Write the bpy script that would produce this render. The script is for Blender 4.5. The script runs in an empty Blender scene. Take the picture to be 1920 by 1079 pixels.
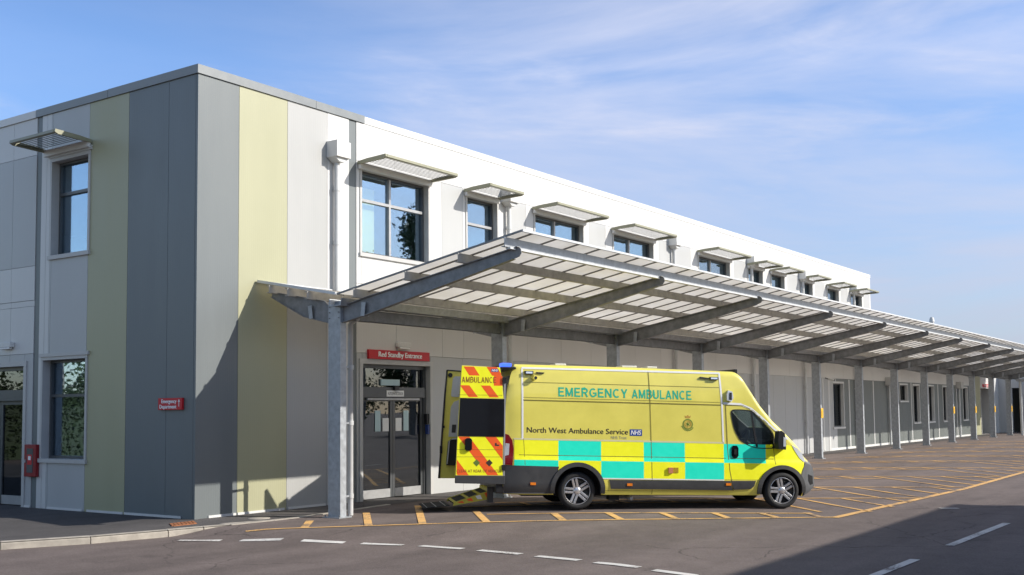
import bpy, bmesh, math, random
from mathutils import Vector, Matrix
random.seed(7)
C = bpy.context.scene.collection
sin, cos, rad, pi = math.sin, math.cos, math.radians, math.pi

# ------------------------------------------------------------------ materials
def mat(name, col, rough=.6, metal=0., var=0., vscale=6., bump=0., bscale=60., spec=.5, coat=0., emit=None, estr=1., streak=0.):
    m = bpy.data.materials.new(name); m.use_nodes = True
    nt = m.node_tree; b = nt.nodes['Principled BSDF']; L = nt.links
    b.inputs['Base Color'].default_value = (*col, 1); b.inputs['Roughness'].default_value = rough
    b.inputs['Metallic'].default_value = metal; b.inputs['Specular IOR Level'].default_value = spec
    b.inputs['Coat Weight'].default_value = coat; b.inputs['Coat Roughness'].default_value = .05
    if emit:
        b.inputs['Emission Color'].default_value = (*emit, 1); b.inputs['Emission Strength'].default_value = estr
    if var or bump or streak:
        tc = nt.nodes.new('ShaderNodeTexCoord')
    if var or streak:
        n = nt.nodes.new('ShaderNodeTexNoise'); n.inputs['Scale'].default_value = vscale
        n.inputs['Detail'].default_value = 5; n.inputs['Roughness'].default_value = .62
        if streak:
            mp = nt.nodes.new('ShaderNodeMapping'); mp.inputs['Scale'].default_value = (1, 1, streak)
            L.new(tc.outputs['Object'], mp.inputs[0]); L.new(mp.outputs[0], n.inputs['Vector'])
        else:
            L.new(tc.outputs['Object'], n.inputs['Vector'])
        r = nt.nodes.new('ShaderNodeMapRange')
        r.inputs['From Min'].default_value = .3; r.inputs['From Max'].default_value = .7
        r.inputs['To Min'].default_value = 1 - var; r.inputs['To Max'].default_value = 1 + var
        L.new(n.outputs[0], r.inputs['Value'])
        mx = nt.nodes.new('ShaderNodeMix'); mx.data_type = 'RGBA'; mx.blend_type = 'MULTIPLY'; mx.inputs[0].default_value = 1
        mx.inputs[6].default_value = (*col, 1); L.new(r.outputs[0], mx.inputs[7]); L.new(mx.outputs[2], b.inputs['Base Color'])
        r2 = nt.nodes.new('ShaderNodeMapRange'); r2.inputs['From Min'].default_value = .3; r2.inputs['From Max'].default_value = .7
        r2.inputs['To Min'].default_value = max(.02, rough - .08); r2.inputs['To Max'].default_value = min(1, rough + .08)
        L.new(n.outputs[0], r2.inputs['Value']); L.new(r2.outputs[0], b.inputs['Roughness'])
    if bump:
        n2 = nt.nodes.new('ShaderNodeTexNoise'); n2.inputs['Scale'].default_value = bscale; n2.inputs['Detail'].default_value = 3
        L.new(tc.outputs['Object'], n2.inputs['Vector'])
        bp = nt.nodes.new('ShaderNodeBump'); bp.inputs['Strength'].default_value = bump; bp.inputs['Distance'].default_value = .01
        L.new(n2.outputs[0], bp.inputs['Height']); L.new(bp.outputs[0], b.inputs['Normal'])
    return m

def cladding(name, col, var=.035):
    """insulated wall panel: fine vertical micro-ribs, faint streaks of dirt"""
    m = mat(name, col, .42, 0, var, .9, streak=.25)
    nt = m.node_tree; L = nt.links; b = nt.nodes['Principled BSDF']
    tc = nt.nodes.new('ShaderNodeTexCoord'); sx = nt.nodes.new('ShaderNodeSeparateXYZ'); L.new(tc.outputs['Object'], sx.inputs[0])
    ad = nt.nodes.new('ShaderNodeMath'); ad.operation = 'ADD'; L.new(sx.outputs[0], ad.inputs[0]); L.new(sx.outputs[1], ad.inputs[1])
    ml = nt.nodes.new('ShaderNodeMath'); ml.operation = 'MULTIPLY'; ml.inputs[1].default_value = 2 * pi / .1; L.new(ad.outputs[0], ml.inputs[0])
    sn = nt.nodes.new('ShaderNodeMath'); sn.operation = 'SINE'; L.new(ml.outputs[0], sn.inputs[0])
    pw = nt.nodes.new('ShaderNodeMath'); pw.operation = 'POWER'; pw.inputs[1].default_value = 8; L.new(sn.outputs[0], pw.inputs[0])
    nz = nt.nodes.new('ShaderNodeTexNoise'); nz.inputs['Scale'].default_value = .55; nz.inputs['Detail'].default_value = 2; L.new(tc.outputs['Object'], nz.inputs['Vector'])
    m2 = nt.nodes.new('ShaderNodeMath'); m2.operation = 'MULTIPLY_ADD'; m2.inputs[1].default_value = 9; L.new(nz.outputs[0], m2.inputs[0]); L.new(pw.outputs[0], m2.inputs[2])
    bp = nt.nodes.new('ShaderNodeBump'); bp.inputs['Strength'].default_value = .25; bp.inputs['Distance'].default_value = .0025
    L.new(m2.outputs[0], bp.inputs['Height']); L.new(bp.outputs[0], b.inputs['Normal'])
    return m

def glass(name, tint, refl, fac):
    m = bpy.data.materials.new(name); m.use_nodes = True; nt = m.node_tree; nt.nodes.clear(); L = nt.links
    o = nt.nodes.new('ShaderNodeOutputMaterial'); mx = nt.nodes.new('ShaderNodeMixShader')
    t = nt.nodes.new('ShaderNodeBsdfTransparent'); t.inputs[0].default_value = (*tint, 1)
    g = nt.nodes.new('ShaderNodeBsdfGlossy'); g.inputs[0].default_value = (*refl, 1); g.inputs['Roughness'].default_value = .012
    tc = nt.nodes.new('ShaderNodeTexCoord'); nz = nt.nodes.new('ShaderNodeTexNoise'); nz.inputs['Scale'].default_value = .7
    L.new(tc.outputs['Object'], nz.inputs['Vector'])
    bp = nt.nodes.new('ShaderNodeBump'); bp.inputs['Strength'].default_value = .12; bp.inputs['Distance'].default_value = .02
    L.new(nz.outputs[0], bp.inputs['Height']); L.new(bp.outputs[0], g.inputs['Normal'])
    mx.inputs[0].default_value = fac
    L.new(t.outputs[0], mx.inputs[1]); L.new(g.outputs[0], mx.inputs[2]); L.new(mx.outputs[0], o.inputs[0])
    return m

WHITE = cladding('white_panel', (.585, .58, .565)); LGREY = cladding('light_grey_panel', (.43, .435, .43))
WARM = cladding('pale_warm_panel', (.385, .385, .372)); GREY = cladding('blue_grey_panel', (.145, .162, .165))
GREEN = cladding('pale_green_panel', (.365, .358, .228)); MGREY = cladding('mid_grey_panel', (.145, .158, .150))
SEAM = mat('dark_seam', (.27, .27, .26), .9)
FLASH = mat('grey_flashing', (.21, .225, .23), .4, .0, .06, 3)
WFLASH = mat('white_flashing', (.64, .635, .615), .4, 0, .04, 3)
TRIM = mat('trim_metal', (.46, .455, .44), .45, 0, .05, 4)
ALU = mat('dark_alu', (.085, .09, .095), .35, .2, .06, 8); ALUL = mat('silver_alu', (.40, .40, .40), .35, .3, .08, 8)
PANE = glass('solar_glass', (.92, .96, .93), (.60, .76, .94), .36)
PANED = glass('clear_glass', (.40, .42, .42), (.55, .6, .65), .22)
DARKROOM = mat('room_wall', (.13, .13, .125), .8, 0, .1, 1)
BLIND = mat('green_blind', (.86, .86, .42), .8, 0, .06, 20)
GALV = mat('galvanised_steel', (.36, .38, .40), .48, .35, .22, 9, .15, 30)
GALVD = mat('dark_galvanised_steel', (.22, .225, .23), .55, .25, .25, 7, .15, 30)
GALVP = mat('weathered_galvanised_steel', (.40, .385, .35), .6, .1, .2, 6, .12, 30)
PLASTIC = mat('grey_plastic_pipe', (.52, .525, .52), .4, 0, .08, 4)
RED = mat('red_sign', (.52, .008, .018), .45, 0, .06, 6); WTXT = mat('white_lettering', (.85, .85, .84), .5, 0, .03, 30)
ASPH = None
CONC = mat('kerb_concrete', (.36, .325, .275), .85, 0, .22, 5, .4, 90)
SHADEM = mat('sunshade_olive', (.27, .265, .18), .4, 0, .06, 6)
SHADES = mat('sunshade_slat', (.13, .13, .12), .4, .2, .06, 6)
BLACK = mat('black_plastic', (.012, .012, .013), .45, 0, .1, 10)
BLACKG = mat('black_gloss', (.008, .008, .009), .08, 0, .1, 10)

def asphalt(name, base, dirt):
    m = bpy.data.materials.new(name); m.use_nodes = True; nt = m.node_tree; L = nt.links; b = nt.nodes['Principled BSDF']
    tc = nt.nodes.new('ShaderNodeTexCoord')
    def noise(s, d, rgh=.6, sc=None):
        n = nt.nodes.new('ShaderNodeTexNoise'); n.inputs['Scale'].default_value = s; n.inputs['Detail'].default_value = d; n.inputs['Roughness'].default_value = rgh
        if sc:
            mp = nt.nodes.new('ShaderNodeMapping'); mp.inputs['Scale'].default_value = sc; mp.inputs['Rotation'].default_value = (0, 0, rad(8))
            L.new(tc.outputs['Object'], mp.inputs[0]); L.new(mp.outputs[0], n.inputs['Vector'])
        else: L.new(tc.outputs['Object'], n.inputs['Vector'])
        return n
    big = noise(.35, 5, .6, (.35, 1.2, 1)); mid = noise(2.2, 6, .7); fine = noise(55, 3, .8)
    def mr(n, lo, hi, a=.3, c=.7):
        r = nt.nodes.new('ShaderNodeMapRange'); r.inputs['From Min'].default_value = a; r.inputs['From Max'].default_value = c
        r.inputs['To Min'].default_value = lo; r.inputs['To Max'].default_value = hi; L.new(n.outputs[0], r.inputs['Value']); return r
    a, c, d = mr(big, .80, 1.16), mr(mid, .86, 1.14), mr(fine, .62, 1.4)
    def mul(p, q):
        k = nt.nodes.new('ShaderNodeMath'); k.operation = 'MULTIPLY'; L.new(p.outputs[0], k.inputs[0]); L.new(q.outputs[0], k.inputs[1]); return k
    f = mul(mul(a, c), d)
    # hairline cracks where the surface has aged, and smoother tracks worn by tyres
    vo = nt.nodes.new('ShaderNodeTexVoronoi'); vo.feature = 'DISTANCE_TO_EDGE'; vo.inputs['Scale'].default_value = .42
    wn = noise(1.3, 4, .6); wv = nt.nodes.new('ShaderNodeVectorMath'); wv.operation = 'MULTIPLY_ADD'; wv.inputs[1].default_value = (.8, .8, 0); L.new(wn.outputs[1], wv.inputs[0]); L.new(tc.outputs['Object'], wv.inputs[2]); L.new(wv.outputs[0], vo.inputs['Vector'])
    ck = mr(vo, .55, 1.0, .002, .010); cm_ = noise(.23, 2, .5); cmr = mr(cm_, 0.0, 1.0, .50, .56)
    cx = nt.nodes.new('ShaderNodeMix'); cx.data_type = 'FLOAT'; L.new(cmr.outputs[0], cx.inputs[0]); cx.inputs[2].default_value = 1; L.new(ck.outputs[0], cx.inputs[3]); f = mul(f, cx)
    tr = noise(1.1, 3, .5, (.05, 1.3, 1)); f = mul(f, mr(tr, .90, 1.08, .35, .65))
    # scattered darker oil stains with their own outline
    st = noise(.9, 4, .55); sm = mr(st, 1.0, dirt, .66, .74)
    f = mul(f, sm)
    mx = nt.nodes.new('ShaderNodeMix'); mx.data_type = 'RGBA'; mx.blend_type = 'MULTIPLY'; mx.inputs[0].default_value = 1
    mx.inputs[6].default_value = (*base, 1); L.new(f.outputs[0], mx.inputs[7]); L.new(mx.outputs[2], b.inputs['Base Color'])
    b.inputs['Roughness'].default_value = .85; b.inputs['Specular IOR Level'].default_value = .25
    bp = nt.nodes.new('ShaderNodeBump'); bp.inputs['Strength'].default_value = .6; bp.inputs['Distance'].default_value = .006
    L.new(fine.outputs[0], bp.inputs['Height']); L.new(bp.outputs[0], b.inputs['Normal'])
    return m
def worn_paint(name, col, base, wear):
    m = mat(name, col, .78, 0, .12, 5, .35, 120); nt = m.node_tree; L = nt.links; b = nt.nodes['Principled BSDF']
    src = b.inputs['Base Color'].links[0].from_socket; tc = nt.nodes.new('ShaderNodeTexCoord')
    n1 = nt.nodes.new('ShaderNodeTexNoise'); n1.inputs['Scale'].default_value = 38; n1.inputs['Detail'].default_value = 4; n1.inputs['Roughness'].default_value = .75
    n2 = nt.nodes.new('ShaderNodeTexNoise'); n2.inputs['Scale'].default_value = 1.6; n2.inputs['Detail'].default_value = 4
    for n in (n1, n2): L.new(tc.outputs['Object'], n.inputs['Vector'])
    k = nt.nodes.new('ShaderNodeMath'); k.operation = 'MULTIPLY_ADD'; k.inputs[1].default_value = .8; L.new(n2.outputs[0], k.inputs[0]); L.new(n1.outputs[0], k.inputs[2])
    r = nt.nodes.new('ShaderNodeMapRange'); r.inputs['From Min'].default_value = wear; r.inputs['From Max'].default_value = wear + .10; L.new(k.outputs[0], r.inputs['Value'])
    mx = nt.nodes.new('ShaderNodeMix'); mx.data_type = 'RGBA'; L.new(r.outputs[0], mx.inputs[0]); L.new(src, mx.inputs[6]); mx.inputs[7].default_value = (*base, 1); L.new(mx.outputs[2], b.inputs['Base Color'])
    return m
YEL = worn_paint('yellow_road_paint', (.70, .41, .14), (.16, .125, .105), .94); WPT = worn_paint('white_road_paint', (.62, .60, .56), (.16, .13, .115), .97)
ASPH = asphalt('asphalt', (.150, .122, .111), .70)
ASPHD = asphalt('dark_asphalt', (.088, .082, .080), .8)

# ------------------------------------------------------------------ mesh builder
class MB:
    def __init__(s): s.v = []; s.f = []; s.mi = []; s.mats = []; s.sm = []
    def m(s, mt):
        if mt not in s.mats: s.mats.append(mt)
        return s.mats.index(mt)
    def add(s, vs, fs, mt, smooth=False):
        o = len(s.v); k = s.m(mt); s.v += [tuple(v) for v in vs]
        for f in fs: s.f.append([i + o for i in f]); s.mi.append(k); s.sm.append(smooth)
    def box(s, x0, x1, y0, y1, z0, z1, mt):
        s.add([(x, y, z) for z in (z0, z1) for y in (y0, y1) for x in (x0, x1)],
              [(0, 2, 3, 1), (4, 5, 7, 6), (0, 1, 5, 4), (2, 6, 7, 3), (0, 4, 6, 2), (1, 3, 7, 5)], mt)
    def prism(s, pts, fn, a, b, mt):
        """2-D outline pts extruded from a to b; fn(u, v, w) -> xyz"""
        n = len(pts)
        s.add([fn(u, v, a) for u, v in pts] + [fn(u, v, b) for u, v in pts],
              [list(range(n))[::-1], list(range(n, 2 * n))] + [(i, (i + 1) % n, n + (i + 1) % n, n + i) for i in range(n)], mt)
    def bar(s, p, q, w, h, mt, up=(0, 0, 1)):
        p, q = Vector(p), Vector(q); d = (q - p).normalized(); r = d.cross(Vector(up))
        if r.length < 1e-4: r = Vector((1, 0, 0))
        r.normalize(); u = r.cross(d); vs = []
        for e in (p, q):
            for a, b in ((-1, -1), (1, -1), (1, 1), (-1, 1)): vs.append(e + r * a * w / 2 + u * b * h / 2)
        s.add(vs, [(3, 2, 1, 0), (4, 5, 6, 7)] + [(i, (i + 1) % 4, 4 + (i + 1) % 4, 4 + i) for i in range(4)], mt)
    def tube(s, pts, r, mt, n=12, r2=None, cap=True):
        pts = [Vector(p) for p in pts]; N = len(pts); vs = []
        for i, p in enumerate(pts):
            d = (pts[min(i + 1, N - 1)] - pts[max(i - 1, 0)]).normalized()
            a = d.cross(Vector((0, 0, 1)) if abs(d.z) < .9 else Vector((1, 0, 0))).normalized(); b = d.cross(a)
            rr = r if r2 is None else r + (r2 - r) * i / (N - 1)
            for k in range(n):
                t = 2 * pi * k / n; vs.append(p + a * rr * cos(t) + b * rr * sin(t))
        fs = [(i * n + k, i * n + (k + 1) % n, (i + 1) * n + (k + 1) % n, (i + 1) * n + k) for i in range(N - 1) for k in range(n)]
        s.add(vs, fs, mt, True)
        if cap: s.add(vs[:n], [list(range(n))[::-1]], mt); s.add(vs[-n:], [list(range(n))], mt)
    def lathe(s, prof, fn, mt, n=40):
        """prof = [(r, h)]; fn(a, b, h)"""
        vs = []
        for r, h in prof:
            for k in range(n): t = 2 * pi * k / n; vs.append(fn(r * cos(t), r * sin(t), h))
        fs = [(i * n + k, i * n + (k + 1) % n, (i + 1) * n + (k + 1) % n, (i + 1) * n + k) for i in range(len(prof) - 1) for k in range(n)]
        s.add(vs, fs, mt, True)
    def build(s, name, parent=None, bevel=0, recalc=True):
        me = bpy.data.meshes.new(name); me.from_pydata(s.v, [], s.f)
        for mt in s.mats: me.materials.append(mt)
        me.polygons.foreach_set('material_index', s.mi); me.polygons.foreach_set('use_smooth', s.sm)
        if recalc:
            bm = bmesh.new(); bm.from_mesh(me); bmesh.ops.recalc_face_normals(bm, faces=bm.faces); bm.to_mesh(me); bm.free()
        me.update()
        o = bpy.data.objects.new(name, me); C.objects.link(o)
        if parent: o.parent = parent
        if bevel:
            b = o.modifiers.new('bevel', 'BEVEL'); b.width = bevel; b.segments = 2; b.limit_method = 'ANGLE'; b.angle_limit = rad(40)
        return o
def tag(o, label=None, cat=None, group=None, kind=None):
    for k, v in (('label', label), ('category', cat), ('group', group), ('kind', kind)):
        if v: o[k] = v
    return o
def empty(name, loc=(0, 0, 0), **kw):
    o = bpy.data.objects.new(name, None); C.objects.link(o); o.location = loc; o.empty_display_size = .3
    return tag(o, **kw)

def split(o, key):
    '''one object per value of key(face centre); every piece keeps the name and the parent'''
    me = o.data; groups = {}
    for p in me.polygons: groups.setdefault(key(p.center), []).append(p)
    out = []
    for k, ps in groups.items():
        ids = {}; vs = []; fs = []
        for p in ps:
            f = []
            for v in p.vertices:
                if v not in ids: ids[v] = len(vs); vs.append(tuple(me.vertices[v].co))
                f.append(ids[v])
            fs.append(f)
        m2 = bpy.data.meshes.new(o.name); m2.from_pydata(vs, [], fs)
        for mt in me.materials: m2.materials.append(mt)
        m2.polygons.foreach_set('material_index', [p.material_index for p in ps]); m2.polygons.foreach_set('use_smooth', [p.use_smooth for p in ps]); m2.update()
        out.append(m2)
    old = o.data; o.data = out[0]; bpy.data.meshes.remove(old); res = [o]
    for m2 in out[1:]:
        c = o.copy(); c.data = m2; C.objects.link(c); c.parent = o.parent; res.append(c)
    return res
def islands(o):
    me = o.data; par = list(range(len(me.vertices)))
    def find(a):
        while par[a] != a: par[a] = par[par[a]]; a = par[a]
        return a
    for e in me.edges: par[find(e.vertices[0])] = find(e.vertices[1])
    cen = {tuple(round(c, 5) for c in p.center): find(p.vertices[0]) for p in me.polygons}
    return split(o, lambda c: cen[tuple(round(q, 5) for q in c)])
_tc = {}
def text2d(body, shear=0., spacing=1.):
    """letters as flat 2-D triangles, normalised to width 1, baseline 0 -> (verts, faces, height)"""
    key = (body, shear, spacing)
    if key in _tc: return _tc[key]
    cu = bpy.data.curves.new('lettering', 'FONT'); cu.body = body; cu.shear = shear; cu.space_character = spacing; cu.resolution_u = 3
    o = bpy.data.objects.new('lettering', cu); C.objects.link(o); bpy.context.view_layer.update()
    me = bpy.data.meshes.new_from_object(o.evaluated_get(bpy.context.evaluated_depsgraph_get()))
    vs = [v.co.copy() for v in me.vertices]; fs = [list(p.vertices) for p in me.polygons]
    bpy.data.objects.remove(o); bpy.data.meshes.remove(me); bpy.data.curves.remove(cu)
    x0 = min(v.x for v in vs); w = max(v.x for v in vs) - x0; h = max(v.y for v in vs)
    r = ([((v.x - x0) / w, v.y / h) for v in vs], fs)
    _tc[key] = r; return r
def put_text(mb, body, mt, fn, x0, x1, z0, h, bold=0., **kw):
    vs, fs = text2d(body, **kw)
    o, u, w = (Vector(fn(*q)) for q in ((x0, z0), (x1, z0), (x0, z0 + h)))
    lift = (u - o).cross(w - o).normalized() * .0007
    for k in ((-1, 1) if bold else (0,)):          # a second strike thickens the letters
        mb.add([Vector(fn(x0 + a * (x1 - x0) + k * bold, z0 + b * h + k * bold * .3)) + lift * max(k, 0) for a, b in vs], fs, mt)

# plain even-stroke capitals: each letter is a few strokes in a box 1 high, (width, [polylines])
def _arc(cx, cy, rx, ry, a0, a1, n=14): return [(cx + rx * cos(rad(a0 + (a1 - a0) * k / n)), cy + ry * sin(rad(a0 + (a1 - a0) * k / n))) for k in range(n + 1)]
CAPS = {'E': (.60, [[(.07, .0), (.07, 1)], [(.0, .93), (.60, .93)], [(.0, .52), (.55, .52)], [(.0, .07), (.62, .07)]]),
        'M': (.80, [[(.07, 0), (.07, 1)], [(.73, 0), (.73, 1)], [(.09, .97), (.40, .06)], [(.71, .97), (.40, .06)]]),
        'R': (.68, [[(.07, 0), (.07, 1)], [(0, .93), (.38, .93)] + _arc(.38, .71, .22, .22, 90, -90) + [(0, .49)], [(.36, .49), (.62, .0)]]),
        'G': (.76, [_arc(.39, .5, .32, .43, 48, 318) + [(.69, .22), (.69, .46), (.38, .46)]]),
        'N': (.70, [[(.07, 0), (.07, 1)], [(.63, 0), (.63, 1)], [(.09, .95), (.61, .05)]]),
        'C': (.72, [_arc(.39, .5, .32, .43, 50, 310)]),
        'Y': (.68, [[(.06, 1), (.34, .42)], [(.62, 1), (.34, .42)], [(.34, .46), (.34, 0)]]),
        'A': (.70, [[(.05, 0), (.35, .98)], [(.65, 0), (.35, .98)], [(.16, .30), (.54, .30)]]),
        'B': (.66, [[(.07, 0), (.07, 1)], [(0, .93), (.36, .93)] + _arc(.36, .73, .20, .20, 90, -90) + [(0, .53)], [(.36, .53)] + _arc(.36, .30, .235, .23, 90, -90) + [(0, .07)]]),
        'U': (.69, [[(.07, 1), (.07, .36)] + _arc(.345, .36, .275, .29, 180, 360) + [(.62, 1)]]),
        'L': (.56, [[(.07, 0), (.07, 1)], [(.0, .07), (.57, .07)]])}
def put_caps(mb, word, mt, fn, x0, x1, z0, h, w=.165, gap=.17):
    total = sum(CAPS[c][0] for c in word) + gap * (len(word) - 1); sc = (x1 - x0) / total; px = 0; lift = 0
    o, u, v = (Vector(fn(*q)) for q in ((x0, z0), (x1, z0), (x0, z0 + h))); nrm = (u - o).cross(v - o).normalized()
    for c in word:
        for line in CAPS[c][1]:
            lift = (lift + 1) % 4; V = []; P = [Vector(p) for p in line]
            for i, p in enumerate(P):
                d1 = (P[i] - P[i - 1]).normalized() if i else None; d2 = (P[i + 1] - P[i]).normalized() if i < len(P) - 1 else None
                d = ((d1 or d2) + (d2 or d1)).normalized(); n = Vector((-d.y, d.x)); k = max(.5, n.dot(Vector((-(d2 or d1).y, (d2 or d1).x))))
                for sg in (-1, 1): q = p + n * sg * w / 2 / k; V.append(Vector(fn(x0 + (px + q.x) * sc, z0 + q.y * h)) + nrm * lift * .0003)
            mb.add(V, [(2 * i, 2 * i + 2, 2 * i + 3, 2 * i + 1) for i in range(len(P) - 1)], mt)
        px += CAPS[c][0] + gap

# ------------------------------------------------------------------ ground
def ss(a, b, x):
    t = min(1, max(0, (x - a) / (b - a))); return t * t * (3 - 2 * t)
def g(x, y):
    q = -y - 5.2
    S = -.029 * (q if q > 1 else (0 if q < -1 else (q + 1) ** 2 / 4)); S = max(S, -.15)
    n = -.736 * (x + .85) - .677 * (y + 2.25)
    t = max(ss(0, 1.3, n), ss(-.3, -1.4, x))
    return S * (1 - t) + t * min(S, -.10)
def lin(a, b, st):
    n = max(1, round((b - a) / st)); return [a + (b - a) * i / n for i in range(n)]
gx = [-900, -300, -120] + lin(-60, -14, 4) + lin(-14, -5, .6) + lin(-5, 12, .25) + lin(12, 40, 1) + lin(40, 100, 5) + [100, 200, 500, 1200]
gy = [-900, -300, -120] + lin(-60, -15, 4) + lin(-15, 1, .25) + lin(1, 20, 2) + lin(20, 80, 10) + [80, 200, 500, 1200]
mb = MB(); nx = len(gx)
mb.add([(x, y, g(x, y) - .004) for y in gy for x in gx],
       [(j * nx + i, j * nx + i + 1, (j + 1) * nx + i + 1, (j + 1) * nx + i) for j in range(len(gy) - 1) for i in range(nx - 1)], ASPH, True)
tag(mb.build('road'), kind='structure')

# kerb line (top edge, road side), from the left round to the flush kerb along the canopy
kerb = [(-10.5, 40), (-10.4, 12), (-9.6, 6.5), (-8, 3.2), (-6, 1.05), (-4.8, .32), (-3.67, -.23), (-2.54, -.75), (-1.35, -1.04), (-.75, -1.16), (-.28, -1.28)]
flush = [(-.28, -1.28), (.6, -1.36), (1.3, -1.36), (2.4, -1.24), (4, -1.02), (6, -1.0), (62, -1.0)]
mb = MB(); pts = kerb + flush[1:] + [(62, 1.0), (1, 1.0), (1, 40)]
mb.add([(x, y, .003) for x, y in pts], [list(range(len(pts)))], ASPHD)
tag(mb.build('pavement'), kind='structure')
def offs(p, q, w):
    d = Vector((q[0] - p[0], q[1] - p[1])).normalized(); return Vector((-d.y, d.x)) * w
mb = MB()
def resample(P, st):
    out = [Vector(P[0])]
    for a, b in zip(P, P[1:]):
        a, b = Vector(a), Vector(b); n = max(1, round((b - a).length / st))
        out += [a + (b - a) * (i + 1) / n for i in range(n)]
    return out
kp = resample(kerb[3:], .95)
for i in range(len(kp) - 1):                       # each kerb stone with a joint
    a, b = kp[i], kp[i + 1]; d = (b - a).normalized(); n = Vector((-d.y, d.x)); a2 = a + d * .006; b2 = b - d * .006
    za = .012 + random.uniform(-.003, .003); f = .03
    prof = [(-.0, -.25), (0, za - f), (f, za), (.15, za), (.15, -.25)]
    vs = [(e.x + n.x * u, e.y + n.y * u, w) for e in (a2, b2) for u, w in prof]
    mb.add(vs, [(0, 1, 2, 3, 4)[::-1], (5, 6, 7, 8, 9)] + [(k, (k + 1) % 5, 5 + (k + 1) % 5, 5 + k) for k in range(5)], CONC)
fp = resample(flush[:5], .9) 
for i in range(len(fp) - 1):
    a, b = fp[i], fp[i + 1]; d = (b - a).normalized(); n = Vector((-d.y, d.x)); w = .34 if i == 0 else .12
    w2 = .12
    vs = [(a.x, a.y, .008), (b.x - d.x * .006, b.y - d.y * .006, .008), (b.x + n.x * w2, b.y + n.y * w2, .008), (a.x + n.x * w, a.y + n.y * w, .008)]
    vs += [(x, y, -.2) for x, y, z in vs]
    mb.add(vs, [(0, 1, 2, 3), (7, 6, 5, 4)] + [(k, 4 + k, 4 + (k + 1) % 4, (k + 1) % 4) for k in range(4)], CONC)
tag(mb.build('kerb', bevel=.006), kind='structure')

# painted lines, draped on the road
def stripe(mb, a, b, w, mt, dz=.004, st=.3):
    a, b = Vector(a), Vector(b); d = (b - a); n = max(1, round(d.length / st)); d.normalize(); r = Vector((-d.y, d.x)) * w / 2
    vs = []
    for i in range(n + 1):
        p = a + (b - a) * i / n
        for q in (p - r, p + r): vs.append((q.x, q.y, g(q.x, q.y) + dz))
    mb.add(vs, [(2 * i, 2 * i + 1, 2 * i + 3, 2 * i + 2) for i in range(n)], mt)
mb = MB()
K = (6.75 + .67, -9.0 + 2.06)                       # front line direction
F0, F1 = (-.67, -2.06), (6.75, -9.0)
stripe(mb, F0, F1, .10, YEL); stripe(mb, (3.24, -3.92), (7.05, -8.42), .09, YEL)
for a, b in [((.86, -1.94), (-.05, -2.72)), ((2.45, -1.77), (.72, -3.40)), ((4.05, -1.66), (1.36, -4.0)), ((3.65, -3.37), (2.15, -4.72)), ((4.05, -4.80), (3.12, -5.60)),
             ((4.70, -5.53), (3.85, -6.30)), ((5.33, -6.28), (4.60, -6.98)), ((5.95, -7.02), (5.28, -7.64)), ((6.5, -7.68), (5.96, -8.27)), ((7.1, -8.35), (6.55, -8.82))]:
    stripe(mb, a, b, .13, YEL, .005)
stripe(mb, (6.65, -9.02), (14.8, -9.37), .14, YEL, .005); stripe(mb, (14.8, -9.37), (62, -9.2), .14, YEL, .005)
H1 = rad(-46); hd = Vector((cos(H1), sin(H1))); H2 = rad(-129); h2 = Vector((cos(H2), sin(H2)))
def cross(p, d, q, e):
    den = d.x * e.y - d.y * e.x; t = ((q.x - p.x) * e.y - (q.y - p.y) * e.x) / den; return t
ak = [5.0, 8.6, 12.3, 16.9, 21.8, 26.6, 31.3, 36.0, 40.7, 45.4, 50.1]
for k, a in enumerate(ak):
    base = Vector((a, -6.0))
    if k == 0: continue
    w = 1.05
    top = base - hd * ((6 - 2.6) / -hd.y * -1) if False else base + hd * ((-2.6 + 6) / hd.y)
    end = base + hd * ((-9.25 + 6) / hd.y)
    stripe(mb, top, end, .10, YEL)
    bb = Vector((a - w, -6.0)); tb = bb + hd * ((-2.6 + 6) / hd.y); eb = bb + hd * ((-6.9 + 6) / hd.y)
    stripe(mb, tb, eb, .10, YEL)
    pb = Vector((ak[k - 1], -6.0)); s = .5
    while True:
        p = top + hd * s
        if p.y < -9.05: break
        t = cross(p, h2, bb, hd) if p.y > -6.2 else cross(p, h2, pb, hd)
        tg = (-9.3 - p.y) / h2.y
        t = min(t, tg)
        if t > .15: stripe(mb, p, p + h2 * t, .10, YEL, .005)
        s += .98
tag(mb.build('bay_markings'), kind='structure')
mb = MB()
dash = [((-1.60, -1.60), (-1.29, -2.21)), ((-1.18, -2.53), (-.93, -3.16)), ((-.83, -3.48), (-.58, -4.10)), ((-.49, -4.36), (-.30, -5.0)), ((-.25, -5.28), (-.21, -6.02)), ((-.23, -6.32), (-.27, -7.05)),
        ((-.33, -7.35), (-.39, -8.05)), ((-.46, -8.33), (-.51, -8.98)), ((-.58, -9.22), (-.62, -9.8)), ((-.70, -10.1), (-.75, -10.7))]
for a, b in dash: stripe(mb, a, b, .15, WPT)
for a, b in [((3.9, -11.6), (7.5, -11.68)), ((-.9, -11.5), (2.2, -11.57)), ((9.3, -11.7), (12.9, -11.8)), ((15, -11.85), (18.6, -11.9)), ((9.7, -10.06), (9.95, -10.35))]: stripe(mb, a, b, .13, WPT)
tag(mb.build('lane_markings'), kind='structure')

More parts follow.
